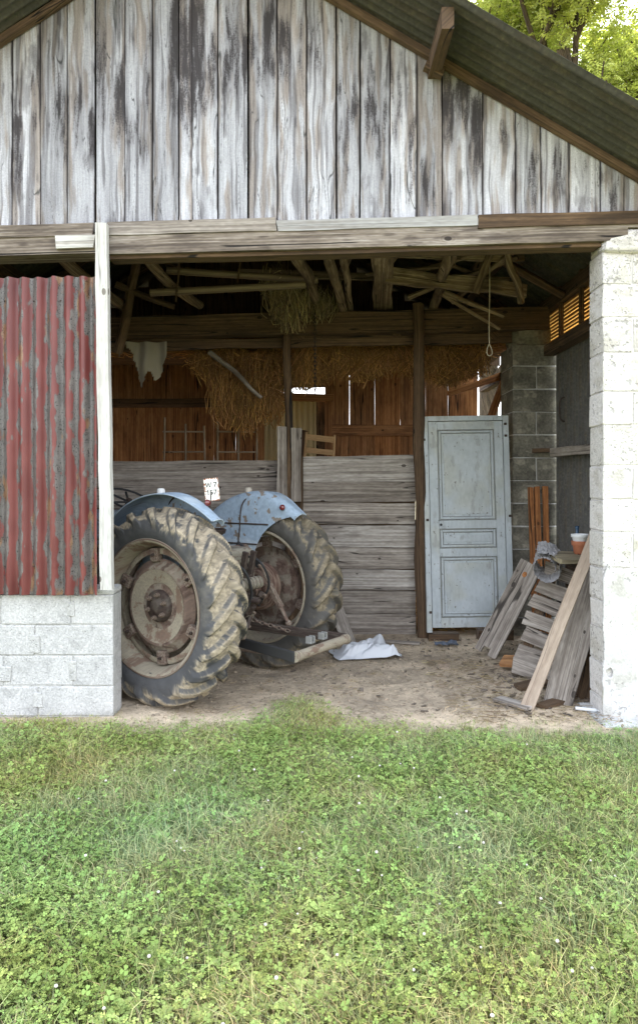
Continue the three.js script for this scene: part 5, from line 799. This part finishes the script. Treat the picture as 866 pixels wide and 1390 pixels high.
// ---------------------------------------------------------------- trees behind
{
  const lm = new THREE.MeshPhysicalMaterial({ color: lin(0.44, 0.56, 0.14), roughness: 0.9, side: THREE.DoubleSide, transmission: 0.45, thickness: 0, vertexColors: true });
  T.bark = wood(8, { pale: [120, 108, 92], mid: [88, 76, 62], dark: [45, 38, 30], crack: 1, stain: 0.6 }); M.bark = mat(T.bark, { bs: 0.02 });
  const spray = (() => { const r = rng(77), P = [], C = []; for (let k = 0; k < 13; k++) { const f = k / 12, sd = k % 2 ? 1 : -1, x = (f - 0.3) * 0.34, l = 0.06 + 0.03 * r(), w = 0.021 + 0.008 * r(), an = sd * (0.9 + 0.3 * r()), c = Math.cos(an), s = Math.sin(an), dy = -0.05 * f * f + (r() - 0.5) * 0.05, v = 0.8 + 0.4 * r(); const pt = (a, b, u) => [x + a * c - b * s, dy + u, a * s + b * c]; const A = pt(0, 0, 0), B = pt(l * 0.5, w, 0.008), D = pt(l, 0, -0.015 - 0.02 * r()), E = pt(l * 0.5, -w, 0.008); for (const t of [[A, B, D], [A, D, E]]) { P.push(...t[0], ...t[1], ...t[2]); for (let q = 0; q < 3; q++) C.push(v * (0.95 + 0.15 * r()), v, v); } }
    const g = new THREE.BufferGeometry(); g.setAttribute('position', new THREE.Float32BufferAttribute(P, 3)); g.setAttribute('color', new THREE.Float32BufferAttribute(C, 3)); g.computeVertexNormals(); return g; })();
  function tree(label, x, z, H, R, seed, dens, tint) {
    const t = thing('leafy_tree', label, 'tree', 'trees behind the barn'); t.position.set(x, -0.05, z); const r = rng(seed), limbs = [], tips = [];
    const grow = (p, d, len, rad, lev) => { const n = 4, pts = [p.clone()]; let q = p.clone(), dir = d.clone(); for (let i = 0; i < n; i++) { dir.add(V((r() - 0.5) * 0.45, lev > 0 ? 0.1 * r() : 0, (r() - 0.5) * 0.45)).normalize(); q = q.clone().addScaledVector(dir, len / n); pts.push(q); if (lev >= 2) tips.push(q); }
      const g = new THREE.TubeGeometry(new THREE.CatmullRomCurve3(pts), 8, 1, lev ? 6 : 10), pp = g.attributes.position, nn = g.attributes.normal, S = (lev ? 6 : 10) + 1; const cv = new THREE.CatmullRomCurve3(pts); for (let i = 0; i < pp.count; i++) { const f = Math.floor(i / S) / 8, c = cv.getPointAt(Math.min(1, f)), rd = rad * (1 - 0.5 * f); pp.setXYZ(i, c.x + nn.getX(i) * rd, c.y + nn.getY(i) * rd, c.z + nn.getZ(i) * rd); } limbs.push([g, lev]);
      if (lev < 3) { const k = lev === 0 ? 9 : 5; for (let i = 0; i < k; i++) { const f = lev === 0 ? 0.3 + 0.7 * i / k : 0.3 + 0.7 * r(), c = cv.getPointAt(Math.min(1, f)), az = i * 2.4 + r() * 1.2, out = lev === 0 ? 0.9 - 0.5 * f : 0.8; grow(c, dir.clone().multiplyScalar(0.55).add(V(Math.cos(az) * out, 0.1 + 0.5 * r(), Math.sin(az) * out)).normalize(), len * (lev === 0 ? R / H * (0.95 - 0.2 * f) : 0.55) * (0.8 + 0.4 * r()), rad * (lev === 0 ? 0.42 * (1.2 - f * 0.6) : 0.55), lev + 1); } } };
    grow(V(0, 0, 0), V(0.03, 1, 0.02), H * 0.86, H * 0.02, 0);
    part('trunk', woodUV(limbs[0][0]), M.bark, t); part('branches', merged(limbs.slice(1).map(l => woodUV(l[0]))), M.bark, t);
    const n = Math.floor(tips.length * dens), o = new THREE.InstancedMesh(spray, lm, n), D = new THREE.Object3D(), C = new THREE.Color();
    for (let i = 0; i < n; i++) { const p = tips[Math.floor(r() * tips.length)], s = 0.5 + 0.25 * r(); D.position.set(p.x + (r() + r() - 1) * s, p.y + (r() + r() - 1) * s * 0.7, p.z + (r() + r() - 1) * s); D.rotation.set((r() - 0.5) * 1.2, r() * 6.283, (r() - 0.5) * 1.2); D.scale.setScalar(0.8 + 0.7 * r()); D.updateMatrix(); o.setMatrixAt(i, D.matrix); const v = 0.75 + 0.5 * r(); C.setRGB(v * tint[0], v * tint[1], v * tint[2]); o.setColorAt(i, C); }
    o.name = 'crown'; o.userData.kind = 'stuff'; o.castShadow = o.receiveShadow = true; t.add(o);
  }
  tree('broad leafy tree standing behind the low end of the roof', 8.2, -16.5, 15.5, 6.0, 401, 9, [1.1, 1, 0.8]);
  tree('tall bright tree rising behind the roof slope', 6.2, -21.5, 20, 6.5, 402, 8, [1.2, 1.05, 0.8]);
  tree('darker leafy tree beyond the far corner of the barn', 13, -20, 17, 6, 403, 9, [0.8, 0.95, 1]);
}
renderer0();
function renderer0() {
  const renderer = new THREE.WebGLRenderer({ antialias: true });
  renderer.toneMapping = THREE.LinearToneMapping; renderer.toneMappingExposure = EXPOSURE;
  renderer.shadowMap.enabled = true; renderer.shadowMap.type = THREE.PCFSoftShadowMap;
  renderer.setSize(637, 1024); renderer.render(scene, camera);
}
